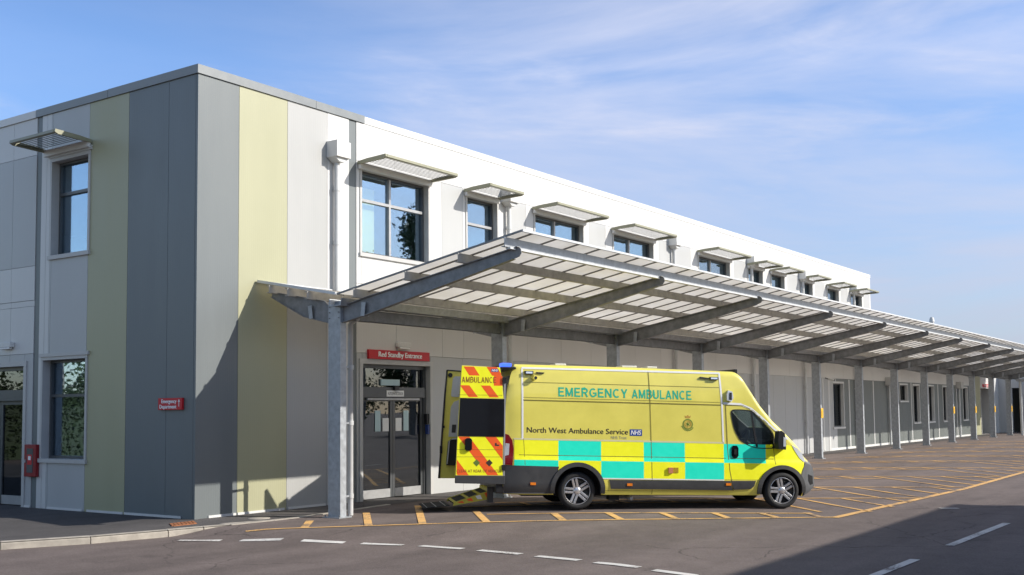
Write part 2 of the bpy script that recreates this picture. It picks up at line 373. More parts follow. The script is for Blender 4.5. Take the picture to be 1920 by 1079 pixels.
# ------------------------------------------------------------------ hospital building
HOSP = empty('hospital_building', (0, 0, 0), label='white two storey hospital block with grey and pale green corner panels and low far wing', cat='building')
def FX(s, d, z): return (s, d, z)          # long sunlit facade: s along X, d inward (+Y)
def FY(s, d, z): return (d, s, z)          # shaded left facade: s along Y, d inward (+X)
def fbox(mb, F, s0, s1, d0, d1, z0, z1, mt):
    a, b = F(s0, d0, z0), F(s1, d1, z1)
    mb.box(min(a[0], b[0]), max(a[0], b[0]), min(a[1], b[1]), max(a[1], b[1]), z0, z1, mt)
def cut(rect, holes):
    out = [rect]
    for h in holes:
        nw = []
        for r in out:
            if h[0] >= r[1] or h[1] <= r[0] or h[2] >= r[3] or h[3] <= r[2]: nw.append(r); continue
            if h[0] > r[0]: nw.append((r[0], h[0], r[2], r[3]))
            if h[1] < r[1]: nw.append((h[1], r[1], r[2], r[3]))
            a, b = max(r[0], h[0]), min(r[1], h[1])
            if h[2] > r[2]: nw.append((a, b, r[2], h[2]))
            if h[3] < r[3]: nw.append((a, b, h[3], r[3]))
        out = nw
    return out
def wall(F, panels, holes, s0, s1, zt, name='wall', d=.0):
    mb = MB()
    for (a, b, z0, z1, mt, dd) in panels:
        for r in cut((a, b, z0, z1), holes):
            e = .005
            if r[1] - r[0] > .02 and r[3] - r[2] > .02: fbox(mb, F, r[0] + e, r[1] - e, d + dd, d + .06, r[2] + (e if r[2] > .01 else -.1), r[3] - e, mt)
    for r in cut((s0, s1, -.2, zt), holes): fbox(mb, F, r[0], r[1], d + .02 if False else d + .045, d + .26, r[2], r[3], SEAM)
    return mb.build(name, HOSP)

W = [(4.25, 6.45, 5.15, 6.92), (7.9, 9.12, 4.9, 6.92), (10.8, 13.2, 5.15, 6.92), (14.9, 17.35, 5.15, 6.92), (20.6, 23.1, 5.15, 6.92), (24.75, 26.1, 5.15, 6.92),
     (26.95, 28.3, 5.15, 6.92), (30.1, 31.45, 5.15, 6.92), (33.3, 34.75, 5.15, 6.92), (36.4, 38.0, 5.15, 6.92)]
LW = [(33.62, 35.0, .98, 2.86), (43.75, 45.15, 2.12, 2.92), (46.2, 47.4, 1.0, 2.92), (49.3, 50.4, 1.0, 2.92), (52.4, 53.5, 1.0, 2.92), (57.2, 58.4, 1.0, 2.92)]
DOOR = (4.27, 6.48, 0, 2.84); ENT = (62.05, 65.5, 0, 2.95)
holes = W + LW + [DOOR, ENT]
pan = [(0, .95, 0, 7.9, GREY, 0), (.95, 2.16, 0, 7.9, GREEN, 0), (2.16, 3.25, 0, 7.9, WARM, 0), (3.25, 3.88, 0, 7.9, WHITE, 0), (3.88, 4.1, 0, 7.9, GREY, .012)]
x = 4.1
while x < 39.3:
    b = min(x + 1.2, 39.4); mid = (x + b) / 2
    pan.append((x, b, 7.08, 7.9, WHITE, 0)); pass
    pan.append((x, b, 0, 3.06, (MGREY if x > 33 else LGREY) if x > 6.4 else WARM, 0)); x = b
zone = [(6.95, 7.75), (9.7, 10.4), (13.55, 14.45), (17.75, 20.0), (23.5, 24.45), (28.65, 29.75), (31.8, 32.9), (35.1, 36.0), (38.3, 39.2)]
ed = sorted({4.1, 39.4} | {e for z in zone for e in z} | {15.4 + 0 * e for e in (1,)} | {5.35, 12.0, 16.1, 21.8, 26.55, 33.9, 37.2})
ed.remove(15.4)
for a, b in zip(ed, ed[1:]):
    pan.append((a, b, 3.06, 4.5, WHITE, 0)); pan.append((a, b, 4.5, 7.08, LGREY if any(z[0] <= a + .01 and b - .01 <= z[1] for z in zone) else WHITE, 0))
while x < 60.4:
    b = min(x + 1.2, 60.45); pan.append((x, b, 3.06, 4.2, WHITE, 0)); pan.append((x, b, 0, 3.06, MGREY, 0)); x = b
pan += [(60.45, 62.05, 0, 4.2, GREEN, 0), (62.05, 65.5, 0, 4.2, WHITE, 0), (65.5, 67.5, 0, 4.2, WHITE, 0)]
mb = MB()
for (a, b, z0, z1, mt, dd) in pan:
    for r in cut((a, b, z0, z1), holes):
        e = .004
        if r[1] - r[0] > .02 and r[3] - r[2] > .02: fbox(mb, FX, r[0] + e, r[1] - e, dd, .06, r[2] + (e if r[2] > .01 else -.1), r[3] - e, mt)
for r in cut((0, 39.4, -.2, 7.9), holes): fbox(mb, FX, r[0] + .05, r[1], .055, .26, r[2], r[3], SEAM)
for r in cut((39.4, 67.5, -.2, 4.2), holes): fbox(mb, FX, r[0], r[1], .055, .26, r[2], r[3], SEAM)
fbox(mb, FX, 33.02, 33.22, -.012, -.001, 0, 3.04, WHITE)
for t in (32.4, 35.8, 39.35, 45.85, 51.3, 55.65, 60.3): fbox(mb, FX, t - .06, t + .06, -.014, -.001, .05, 3.04, WFLASH)
fbox(mb, FX, 33.22, 60.4, -.016, -.002, .0, .10, WFLASH)
mb.build('wall', HOSP)
LWN = [(3.2, 4.42, 5.0, 6.9), (3.2, 4.62, .98, 2.93)]; LDOOR = (5.28, 7.4, 0, 2.84)
hl = LWN + [LDOOR]
pl = [(0, .8, 0, 7.9, GREY, 0), (.8, 1.97, 0, 7.9, GREY, 0), (1.97, 3.2, 0, 7.9, GREEN, 0), (3.2, 4.47, 0, 7.9, LGREY, 0), (4.47, 4.8, 0, 7.9, WHITE, 0), (4.8, 4.98, 0, 7.9, GREY, .014)]
for k in range(6):
    a, b = (4.98, 5.82) if k == 0 else (5.82 + 1.2 * (k - 1), 5.82 + 1.2 * k)
    pl += [(a, b, 7.13, 7.9, WHITE, 0), (a, b, 4.86, 7.13, LGREY, 0), (a, b, 4.16, 4.86, WHITE, 0), (a, b, 4.04, 4.16, WHITE, .008), (a, b, 3.08, 4.04, WHITE, 0), (a, b, 0, 3.08, LGREY, 0)]
mb = MB()
for (a, b, z0, z1, mt, dd) in pl:
    for r in cut((a, b, z0, z1), hl):
        e = .004
        if r[1] - r[0] > .02 and r[3] - r[2] > .02: fbox(mb, FY, r[0] + (e if r[0] > 0 else .062), r[1] - e, dd, .06, r[2] + (e if r[2] > .01 else -.1), r[3] - e, mt)
for r in cut((.27, 11.8, -.2, 7.9), hl): fbox(mb, FY, r[0], r[1], .055, .26, r[2], r[3], SEAM)
mb.box(0, .26, 11.8, 16, 0, 7.9, WHITE); mb.box(.26, 39.4, 15.74, 16, -.1, 7.9, WHITE); mb.box(39.14, 39.4, .27, 15.74, 4.1, 7.9, WHITE)
mb.build('wall', HOSP)
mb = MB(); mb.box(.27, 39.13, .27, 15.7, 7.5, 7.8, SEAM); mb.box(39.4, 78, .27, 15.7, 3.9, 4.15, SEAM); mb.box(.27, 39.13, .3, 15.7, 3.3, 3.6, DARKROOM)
islands(mb.build('roof', HOSP))
mb = MB()   # parapet flashings
fbox(mb, FX, -.03, 2.9, -.03, .30, 7.9, 8.06, FLASH); fbox(mb, FX, 2.91, 4.33, -.03, .30, 7.9, 8.055, FLASH)
x = 4.34
while x < 39.4: fbox(mb, FX, x, min(x + 2.99, 39.43), -.012, .30, 7.9, 8.05, WFLASH); x += 3
fbox(mb, FY, .301, 2.6, -.03, .30, 7.9, 8.06, FLASH); fbox(mb, FY, 2.61, 5.0, -.03, .30, 7.9, 8.055, FLASH); fbox(mb, FY, 5.01, 9, -.03, .30, 7.9, 8.05, WFLASH); fbox(mb, FY, 9.01, 16, -.03, .30, 7.9, 8.05, WFLASH)
x = 39.45
while x < 67: fbox(mb, FX, x, min(x + 2.99, 67.4), -.03, .30, 4.2, 4.32, WFLASH); x += 3
islands(mb.build('parapet_flashing', HOSP))
mb = MB()   # white base strips along the ground
for a, b in ((.30, .92), (.96, 2.1), (2.2, 3.2)): fbox(mb, FX, a, b, -.018, -.002, -.02, .045, WFLASH)
for a, b in ((.35, 1.95), (2.0, 3.1), (3.25, 4.4), (4.99, 5.2)): fbox(mb, FY, a, b, -.018, -.002, -.02, .045, WFLASH)
islands(mb.build('base_trim', HOSP))
mb = MB()   # floor and back walls of the rooms behind the glass
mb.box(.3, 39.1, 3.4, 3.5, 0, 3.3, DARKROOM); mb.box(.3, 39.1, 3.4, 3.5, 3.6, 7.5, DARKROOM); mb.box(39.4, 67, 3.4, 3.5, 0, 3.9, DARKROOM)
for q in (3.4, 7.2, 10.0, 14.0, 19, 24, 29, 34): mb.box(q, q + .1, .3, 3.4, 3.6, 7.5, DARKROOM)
mb.build('room_wall', HOSP)

def window(F, r, vs=(), hs=(), surround=TRIM, frame=ALU, pane=PANE, dep=.17, cover=.055, sill=True):
    a, b, z0, z1 = r; mb = MB()
    c = cover; o = -.022
    fbox(mb, F, a - c, a + .004, o, dep, z0, z1, surround); fbox(mb, F, b - .004, b + c, o, dep, z0, z1, surround)
    fbox(mb, F, a - c, b + c, o, dep, z1 - .004, z1 + c + .02, surround); fbox(mb, F, a - c - .02, b + c + .02, o - .025, dep, z0 - c - .02, z0 + .004, surround)
    fw = .055; d0, d1 = dep - .05, dep + .03
    fbox(mb, F, a + .005, a + fw, d0, d1, z0 + .005, z1 - .005, frame); fbox(mb, F, b - fw, b - .005, d0, d1, z0 + .005, z1 - .005, frame)
    fbox(mb, F, a + fw, b - fw, d0, d1, z1 - fw, z1 - .005, frame); fbox(mb, F, a + fw, b - fw, d0, d1, z0 + .005, z0 + fw, frame)
    for v in vs: fbox(mb, F, v - .03, v + .03, d0 - .004, d1, z0 + fw, z1 - fw, ALUL if pane is PANE and F is FX else frame)
    for h in hs: fbox(mb, F, a + fw, b - fw, d0 - .002, d1, h - .03, h + .03, ALUL if pane is PANE and F is FX else frame)
    o_ = mb.build('window', HOSP)
    p = MB(); fbox(p, F, a + fw, b - fw, dep, dep + .008, z0 + fw, z1 - fw, pane); p.build('pane', o_)
    return o_
def sunshade(F, a, b, zt=7.06, dep=.8):
    mb = MB()
    fbox(mb, F, a, b, -.10, -.03, zt - .16, zt - .03, WFLASH)                       # rounded white head box at the wall
    for e in (a, b):
        pts = [(-.02, zt - .07), (-.02, zt - .01), (-.28, zt + .02), (-dep, zt + .045), (-dep - .01, zt - .01), (-dep + .06, zt - .045)]
        s0 = e - .025
        mb.prism(pts, lambda u, v, w: F(w, u, v), s0, s0 + .05, SHADEM)
    n = 8
    for k in range(n):
        d = -.16 - (dep - .24) * k / (n - 1)
        pts = [(d - .042, zt - .022), (d + .036, zt + .008), (d + .036, zt + .018), (d - .042, zt - .012)]
        mb.prism(pts, lambda u, v, w: F(w, u, v), a + .026, b - .026, SHADES)
    pts = [(-dep - .014, zt - .015), (-dep - .008, zt + .04), (-dep + .035, zt + .048), (-dep + .045, zt - .03)]
    mb.prism(pts, lambda u, v, w: F(w, u, v), a + .026, b - .026, SHADEM)
    return mb.build('sunshade', HOSP)
for i, w in enumerate(W):
    wide = w[1] - w[0] > 1.8; md = (w[0] + w[1]) / 2 - .06
    window(FX, w, (md,) if wide else (), (6.30,))
    sunshade(FX, w[0] - .12, w[1] + (.05 if i != 1 else .0))
window(FY, LWN[0], (), (6.25,), dep=.2); window(FY, LWN[1], (), (2.22,), dep=.2); sunshade(FY, 3.12, 4.60, 7.17)
mb = MB(); fbox(mb, FY, 3.1, 4.5, -.045, .0 - .002, 6.97, 7.06, TRIM); fbox(mb, FY, 3.1, 4.72, -.045, -.002, 2.99, 3.06, TRIM); islands(mb.build('window_head', HOSP))
for i, w in enumerate(LW): window(FX, w, (), (), surround=WFLASH if i != 9 else TRIM, pane=PANED)
mb = MB(); fbox(mb, FX, 4.31, 4.98, .30, .32, 5.2, 6.62, BLIND); mb.build('window_blind', HOSP)

# rainwater hoppers and pipes
for hx, z0 in ((3.42, 0), (9.5, 0), (18.6, 0), (24.85, 0), (30.1, 0), (36.6, 0)):
    mb = MB(); mb.tube([(hx, -.10, 6.9), (hx, -.10, z0)], .058, PLASTIC, 14)
    for z in (6.3, 5.2, 4.1, 2.6, 1.2): mb.tube([(hx, -.10, z), (hx, -.10, z + .09)], .068, PLASTIC, 14); mb.box(hx - .02, hx + .02, -.06, -.002, z + .02, z + .07, PLASTIC)
    o = mb.build('downpipe', HOSP)
    h = MB(); h.box(hx - .2, hx + .2, -.30, -.003, 6.97, 7.30, WFLASH); h.prism([(-.2, 6.97), (.2, 6.97), (.07, 6.88), (-.07, 6.88)], lambda u, v, w: (hx + u, w, v), -.24, -.02, PLASTIC); h.build('hopper', o, .006)
for hx in (41.6, 55.9):
    mb = MB(); mb.tube([(hx, -.10, 2.95), (hx, -.10, 0)], .055, PLASTIC, 12); o = mb.build('downpipe', HOSP)
    h = MB(); h.box(hx - .3, hx + .3, -.30, -.003, 2.85, 3.25, TRIM); h.build('hopper', o, .006)

# main sliding entrance (front)
def entrance(F, a, b, zt, dep, leaves=True):
    mb = MB(); s = TRIM
    fbox(mb, F, a - .09, a + .003, -.025, dep + .1, 0, zt, s); fbox(mb, F, b - .003, b + .09, -.025, dep + .1, 0, zt, s); fbox(mb, F, a - .09, b + .09, -.026, dep + .1, zt - .003, zt + .10, s)
    fr = ALU; t = .09
    fbox(mb, F, a + .004, a + t, dep - .05, dep + .06, 0, zt - .004, fr); fbox(mb, F, b - t, b - .004, dep - .05, dep + .06, 0, zt - .004, fr)
    fbox(mb, F, a + t, b - t, dep - .05, dep + .06, zt - .08, zt - .004, fr); fbox(mb, F, a + t, b - t, dep - .10, dep + .06, 2.14, 2.36, fr)
    door = mb.build('entrance_door', HOSP)
    p = MB(); fbox(p, F, a + t, b - t, dep, dep + .008, 2.36, zt - .08, PANED); p.build('pane', door)
    m = (a + b) / 2
    for q0, q1 in ((a + t, m - .005), (m + .005, b - t)):
        l = MB(); w = .075
        fbox(l, F, q0, q0 + w, dep - .025, dep + .025, .02, 2.138, fr); fbox(l, F, q1 - w, q1, dep - .025, dep + .025, .02, 2.138, fr)
        fbox(l, F, q0 + w, q1 - w, dep - .025, dep + .025, .02, .20, ALUL); fbox(l, F, q0 + w, q1 - w, dep - .025, dep + .025, 2.06, 2.138, fr)
        fbox(l, F, q0 + w, q1 - w, dep + .0, dep + .008, .20, 2.06, PANED)
        l.build('sliding_leaf', door)
    return door
d0 = entrance(FX, DOOR[0], DOOR[1], DOOR[3], .16)
entrance(FY, LDOOR[0], LDOOR[1], LDOOR[3], .16)
entrance(FX, ENT[0], ENT[1], ENT[3], .9)
PAPER = mat('paper_notice', (.80, .80, .78), .7, 0, .05, 40); FROST = mat('pale_blue_sticker', (.45, .60, .62), .5, 0, .05, 40)
GLOWG = mat('dull_white_plastic', (.62, .62, .6), .45, 0, .06, 20)
m = 5.375
for sg in (-1, 1):
    mb = MB(); fbox(mb, FX, m + sg * .46 - .085, m + sg * .46 + .085, .147, .150, 1.42, 1.86, FROST); mb.build('glass_sticker', d0)
    mb = MB(); fbox(mb, FX, m + sg * .21 - .10, m + sg * .21 + .10, .146, .149, 1.42, 1.70, PAPER); mb.build('door_notice', d0)
mb = MB(); fbox(mb, FX, m - .28, m + .28, .05, .058, 2.16, 2.29, PAPER); put_text(mb, 'AUTOMATIC DOOR', BLACK, lambda u, v: (u, .047, v), m - .25, m + .25, 2.195, .06); mb.build('door_notice', d0)
mb = MB(); fbox(mb, FX, m - .07, m + .07, .0, .058, 2.30, 2.38, BLACK); mb.build('door_sensor', d0)
mb = MB(); fbox(mb, FX, m - .85, m + .85, .08, .12, 2.085, 2.125, ALUL); mb.build('door_rail', d0)
mb = MB(); fbox(mb, FX, 5.0, 5.6, .12, .158, 2.40, 2.53, FROST); mb.build('glass_sticker', d0)
mb = MB(); fbox(mb, FX, 6.40, 6.475, .02, .10, 1.55, 1.78, BLACK); fbox(mb, FX, 6.42, 6.475, -.0, .08, 1.33, 1.54, mat('blue_panel', (.03, .06, .22), .4)); mb.build('intercom', d0)

# perpendicular far wing, porch
mb = MB()
for (a, b, z0, z1) in cut((-14, .0, 0, 4.2), [(-1.32, -.86, 0, 3.0), (-.72, -.56, 1.0, 2.5)]): mb.box(67.5, 67.8, a, b, z0, z1, LGREY)
mb.box(67.8, 76, -14, .0, 4.0, 4.2, WFLASH); mb.box(72, 72.1, -14, 0, 0, 4, DARKROOM); mb.box(67.8, 76, -14.2, -14, 0, 4.2, LGREY); mb.box(67.45, 67.8, -14, -.0, 4.2, 4.3, WFLASH)
mb.build('wall', HOSP)
mb = MB()
for x, y in ((60.6, -2.62), (60.6, -2.95)): mb.tube([(x, y, 0), (x, y, 3.3)], .075, WFLASH, 12)
mb.box(60.5, 62, -3.6, -2.4, 3.3, 3.45, GALV)
tag(mb.build('entrance_porch'), 'pair of slim white posts under a steel beam at the far right end', 'porch')
mb = MB(); mb.tube([(75, 6, 4.1), (75, 6, 8.45)], .17, PLASTIC, 14); mb.tube([(75, 6, 8.3), (75, 6, 8.52), (75, 6, 8.62), (75, 6, 8.66)], .21, PLASTIC, 14, .10)
tag(mb.build('flue_pipe'), 'small steel flue standing on the low roof behind the canopy', 'flue')

# things fixed on the walls
def sign(name, F, a, b, z0, z1, label, lines, d=-.055, arrow=False):
    mb = MB(); fbox(mb, F, a, b, d, d + .05, z0, z1, RED); o = mb.build(name, None, .004); tag(o, label, 'sign')
    t = MB()
    for body, x0, x1, zb, h in lines: put_text(t, body, WTXT, (lambda u, v: F(u, d - .004, v)), x0, x1, zb, h, bold=.007 if x1 - x0 > 1 else .0045)
    if arrow:
        ax, az = arrow
        t.add([F(ax - .007, d - .004, az - .06), F(ax + .007, d - .004, az - .06), F(ax + .007, d - .004, az + .04), F(ax - .007, d - .004, az + .04)], [(0, 1, 2, 3)], WTXT)
        t.add([F(ax - .03, d - .004, az + .025), F(ax, d - .004, az + .075), F(ax + .03, d - .004, az + .025)], [(0, 1, 2)], WTXT)
    t.build('lettering', o, recalc=False); return o
sign('wall_sign', FX, 4.42, 6.42, 2.945, 3.14, 'long red sign reading Red Standby Entrance above the sliding doors', [('Red Standby Entrance', 4.72, 6.14, 2.998, .108)])
sign('wall_sign', FY, .30, .95, 1.91, 2.12, 'small red sign reading Emergency Department on the dark corner wall', [('Emergency', .85, .44, 2.03, .066), ('Department', .90, .44, 1.935, .066)], arrow=(.37, 2.025))
sign('wall_sign', FX, 62.7, 64.5, 3.03, 3.22, 'distant red sign over the far entrance beyond the canopy', [('Emergency', 63.0, 64.2, 3.08, .10)])
def bulkhead(F, s, z, label):
    mb = MB(); fbox(mb, F, s - .21, s + .21, -.10, -.004, z - .05, z + .06, GLOWG); fbox(mb, F, s - .17, s + .17, -.105, -.02, z - .085, z - .05, PAPER)
    o = mb.build('wall_light', None, .012); tag(o, label, 'light', 'emergency lights over doors')
bulkhead(FX, 5.52, 3.27, 'small white bulkhead light above the Red Standby Entrance sign'); bulkhead(FY, 5.87, 3.28, 'small white bulkhead light above the glazed side door in the shaded wall')
DRED = mat('dark_red_enamel', (.24, .008, .012), .4, 0, .06, 8)
mb = MB(); fbox(mb, FY, 4.70, 5.10, -.085, -.004, .62, 1.26, DRED); o = mb.build('fire_cabinet', None, .01); tag(o, 'red fire cabinet with a small glazed front beside the glazed side door', 'cabinet')
mb = MB(); fbox(mb, FY, 4.79, 5.00, -.091, -.086, .70, 1.18, mat('cabinet_window', (.10, .11, .115), .15)); fbox(mb, FY, 4.82, 4.97, -.095, -.092, .86, 1.06, RED); fbox(mb, FY, 4.85, 4.94, -.0965, -.0953, .95, 1.03, PAPER); fbox(mb, FY, 5.03, 5.055, -.105, -.086, .90, .96, ALUL); mb.build('cabinet_front', o)
mb = MB(); mb.tube([(32.72, -.38, 2.96), (32.72, -.14, 3.02)], .055, WFLASH, 12); mb.bar((32.72, -.18, 3.0), (32.72, -.003, 3.06), .05, .05, GALVD); mb.tube([(32.72, -.385, 2.955), (32.72, -.39, 2.953)], .05, BLACK, 12)
tag(mb.build('security_camera'), 'white bullet security camera on the wall edge beyond the ambulance', 'camera')
HV = mat('high_vis_cloth', (.45, .62, .05), .8, 0, .1, 10); HVR = mat('orange_red_cloth', (.30, .06, .03), .85, 0, .1, 10)
mb = MB(); mb.prism([(-.26, 0), (.26, 0), (.28, .55), (.24, .9), (.10, .98), (-.10, .98), (-.24, .9), (-.28, .55)], lambda u, v, w: (34.15 + u, .42 + w, 1.15 + v), 0, .22, HV)
for sg in (-1, 1): mb.tube([(34.15 + sg * .26, .53, 2.02), (34.15 + sg * .34, .53, 1.7), (34.15 + sg * .35, .5, 1.35)], .075, HV, 10, .06)
mb.prism([(-.22, 0), (.22, 0), (.16, .55), (-.16, .55)], lambda u, v, w: (34.1 + u, .5 + w, 2.15 + v), 0, .15, HVR)
tag(mb.build('hanging_jacket', None, .03), 'yellow high visibility jacket hanging behind the tall narrow window past the ambulance', 'jacket')
# ground fittings
RUST = mat('rusty_iron', (.30, .115, .045), .8, 0, .3, 25, .5, 60)
mb = MB()
for k in range(7): mb.bar((-.93 + .075 * k, -.62, .010), (-.70 + .075 * k, -.26, .010), .04, .014, RUST)
for k in range(4): mb.bar((-.93 + .076 * k, -.62 + .12 * k, .009), (-.46 + .076 * k, -.62 + .12 * k, .009), .03, .012, RUST)
tag(mb.build('drain_grate'), 'rusty orange drain grate in the pavement near the kerb', 'grate')
mb = MB(); mb.lathe([(0, .012), (.16, .012), (.165, .009), (.19, .010), (.195, .002)], lambda a, b, h: (.70 + a, -.86 + b, h), CONC, 28)
tag(mb.build('manhole_cover'), 'small round pale access cover in the pavement by the green panel', 'cover')

# ------------------------------------------------------------------ canopy
def canopy():
    root = empty('canopy', (1.5, -1.9, 0), label='long galvanised butterfly canopy with translucent roof along the ambulance bays', cat='canopy')
    off = Vector((1.5, -1.9, 0))
    def B(mb, name, parent=root, bevel=0):
        mb.v = [tuple(Vector(v) - off) for v in mb.v]; return mb.build(name, parent, bevel)
    X0, N, SP = 1.56, 13, 4.935; XE = X0 + SP * 12 + 3.4; XL = 1.40
    VY = -2.05
    zs = lambda y: (3.915 + .182 * (VY - y)) if y <= VY else (3.915 + .183 * (y - VY))
    yf, yb = -6.0, -.04
    sheet = bpy.data.materials.new('translucent_sheet'); sheet.use_nodes = True; nt = sheet.node_tree; nt.nodes.clear()
    o = nt.nodes.new('ShaderNodeOutputMaterial'); mx = nt.nodes.new('ShaderNodeMixShader'); d = nt.nodes.new('ShaderNodeBsdfDiffuse'); t = nt.nodes.new('ShaderNodeBsdfTranslucent')
    tc = nt.nodes.new('ShaderNodeTexCoord'); nz = nt.nodes.new('ShaderNodeTexNoise'); nz.inputs['Scale'].default_value = .8; nz.inputs['Detail'].default_value = 5
    cr = nt.nodes.new('ShaderNodeValToRGB'); cr.color_ramp.elements[0].position = .3; cr.color_ramp.elements[0].color = (.70, .64, .53, 1); cr.color_ramp.elements[1].position = .7; cr.color_ramp.elements[1].color = (.92, .87, .78, 1)
    nt.links.new(tc.outputs['Object'], nz.inputs['Vector']); nt.links.new(nz.outputs[0], cr.inputs[0]); nt.links.new(cr.outputs[0], d.inputs[0]); nt.links.new(cr.outputs[0], t.inputs[0])
    mx.inputs[0].default_value = .70; nt.links.new(d.outputs[0], mx.inputs[1]); nt.links.new(t.outputs[0], mx.inputs[2]); nt.links.new(mx.outputs[0], o.inputs[0])
    EDGE = mat('sheet_edge', (.62, .63, .63), .4, .1, .06, 5); BARM = mat('glazing_bar', (.20, .19, .175), .6, .1, .15, 6)
    # roof sheets: front slope and back wing
    mb = MB()
    for ya, yb_ in ((yf, VY - .015), (VY + .015, yb)):
        za, zb = zs(ya), zs(yb_)
        mb.add([(XL, ya, za), (XE, ya, za), (XE, yb_, zb), (XL, yb_, zb)], [(0, 1, 2, 3)], sheet)
    islands(B(mb, 'roof_sheet'))
    mb = MB()
    mb.bar((XL, yf, zs(yf)), (XE, yf, zs(yf)), .03, .035, EDGE); mb.bar((XL, yb, zs(yb)), (XE, yb, zs(yb)), .03, .035, EDGE)
    mb.bar((XL - .01, yb, zs(yb) + .004), (XL - .01, VY + .02, zs(VY + .02) + .004), .05, .05, EDGE)
    mb.bar((XL, yf, zs(yf)), (XL, VY, zs(VY)), .025, .03, GALVD)
    islands(B(mb, 'roof_edge'))
    mb = MB(); x = XL + .30
    while x < XE:
        mb.bar((x, yf + .01, zs(yf) - .012), (x, VY - .13, zs(VY) - .034), .03, .022, BARM); mb.bar((x, yb - .01, zs(yb) - .012), (x, VY + .13, zs(VY) - .012 + .02), .03, .022, BARM); x += .708
    o_ = B(mb, 'glazing_bars'); o_['kind'] = 'stuff'
    mb = MB()   # gutter trough at the valley
    pr = [(-.16, .03), (-.12, -.10), (.12, -.10), (.16, .03), (.145, .03), (.11, -.085), (-.11, -.085), (-.145, .03)]
    mb.prism(pr, lambda u, v, w: (w, VY + u, 3.80 + v), XL - .05, XE, GALV); B(mb, 'gutter')
    # purlins (C channels along X)
    def purlin(y, h, mt, x0=XL - .09):
        mb = MB(); z = zs(y) - .035; t = .012
        mb.box(x0, XE, y - t / 2, y + t / 2, z - h, z, mt); mb.box(x0, XE, y, y + .06, z - t, z, mt); mb.box(x0, XE, y - .0, y + .06, z - h, z - h + t, mt)
        B(mb, 'purlin')
    for y in (-4.80, -3.68): purlin(y, .15, GALVP)
    purlin(-5.72, .15, GALV); purlin(-2.52, .15, GALVP)
    for y in (-.42, -.9, -1.4): purlin(y, .14, GALVP)
    mb = MB(); mb.box(XL, XE, -5.77, -5.68, zs(-5.72) - .215, zs(-5.72) - .186, EDGE); B(mb, 'front_rail')
    mb = MB(); mb.box(X0, XE, -2.0, -1.985, 3.47, 3.68, GALVD); mb.box(X0, XE, -2.0, -1.93, 3.67, 3.682, GALVD); mb.box(X0, XE, -2.0, -1.93, 3.468, 3.48, GALVD); B(mb, 'eaves_beam')
    # columns, rafters, wing brackets: one of each, then copies
    def one(k):
        x = X0 + SP * k
        return x
    mb = MB(); c = (X0, -1.90)
    mb.box(X0 - .075, X0 - .063, -2.045, -1.755, -.3, 3.78, GALV); mb.box(X0 + .063, X0 + .075, -2.045, -1.755, -.3, 3.78, GALV)
    mb.box(X0 - .063, X0 + .063, -2.045, -2.033, -.3, 3.78, GALV); mb.box(X0 - .063, X0 + .063, -1.767, -1.755, -.3, 3.78, GALV)
    mb.box(X0 - .08, X0 + .08, -2.05, -1.75, 3.78, 3.792, GALV)
    mb.box(X0 - .16, X0 + .16, -2.10, -1.70, -.02, .014, GALV)
    for bx in (-.12, .12):
        for by in (-2.07, -1.73): mb.tube([(X0 + bx, by, .014), (X0 + bx, by, .05)], .014, GALVD, 6)
    for bz in (3.5, 3.6, 3.7):
        for by in (-2.01, -1.79): mb.tube([(X0 - .076, by, bz), (X0 - .092, by, bz)], .012, GALVD, 6)
    col = B(mb, 'column')
    mb = MB(); ztop = lambda y: zs(y) - .19
    def plate(pts, w=.012, mt=GALVD): mb.prism(pts, lambda u, v, q: (X0 + q, u, v), -w / 2, w / 2, mt)
    top = [(-2.05, 3.70), (-2.6, ztop(-2.6)), (-5.82, ztop(-5.82))]
    bot = [(-5.86, ztop(-5.82) - .04), (-5.87, ztop(-5.82) - .10), (-5.83, ztop(-5.82) - .155), (-5.73, ztop(-5.82) - .185), (-2.6, 3.52), (-2.05, 3.42)]
    plate(top + bot)
    for a, b in zip(top, top[1:]): mb.bar((X0, a[0], a[1]), (X0, b[0], b[1]), .10, .012, GALVD)
    lo = bot[3:]
    for a, b in zip(lo, lo[1:]): mb.bar((X0, a[0], a[1]), (X0, b[0], b[1]), .10, .012, GALVD)
    for y in (-2.55,): mb.bar((X0 - .055, y, 3.50), (X0 - .055, y - .03, 3.74), .012, .09, GALV, (0, 1, 0)); mb.bar((X0 + .055, y, 3.50), (X0 + .055, y - .03, 3.74), .012, .09, GALV, (0, 1, 0))
    raf = B(mb, 'rafter')
    mb = MB()
    top = [(-1.75, 3.72), (-1.6, ztop(-1.6) + .02), (-.25, ztop(-.25) + .03)]; bot = [(-.23, ztop(-.25) - .06), (-.5, ztop(-.5) - .15), (-1.1, 3.57), (-1.75, 3.42)]
    plate(top + bot)
    for a, b in list(zip(top, top[1:])) + list(zip(bot, bot[1:])): mb.bar((X0, a[0], a[1]), (X0, b[0], b[1]), .08, .010, GALVD)
    mb.bar((X0 - .05, -1.30, 3.52), (X0 - .05, -1.27, 3.76), .012, .09, GALV, (0, 1, 0))
    br = B(mb, 'wing_bracket')
    for k in range(1, N):
        for o in (col, raf, br):
            c = o.copy(); C.objects.link(c); c.parent = root; c.location = (SP * k, 0, 0)
    mb = MB(); px = X0 + .42
    mb.tube([(px, -1.98, 3.8), (px, -1.98, 3.5), (px, -1.82, 3.42), (px, -1.82, -.02)], .05, PLASTIC, 14)
    for z in (.3, 1.6, 2.6): mb.tube([(px, -1.82, z), (px, -1.82, z + .08)], .06, PLASTIC, 14); mb.bar((px, -1.82, z + .04), (X0 + .07, -1.85, z + .04), .03, .03, GALV)
    B(mb, 'rainwater_pipe')
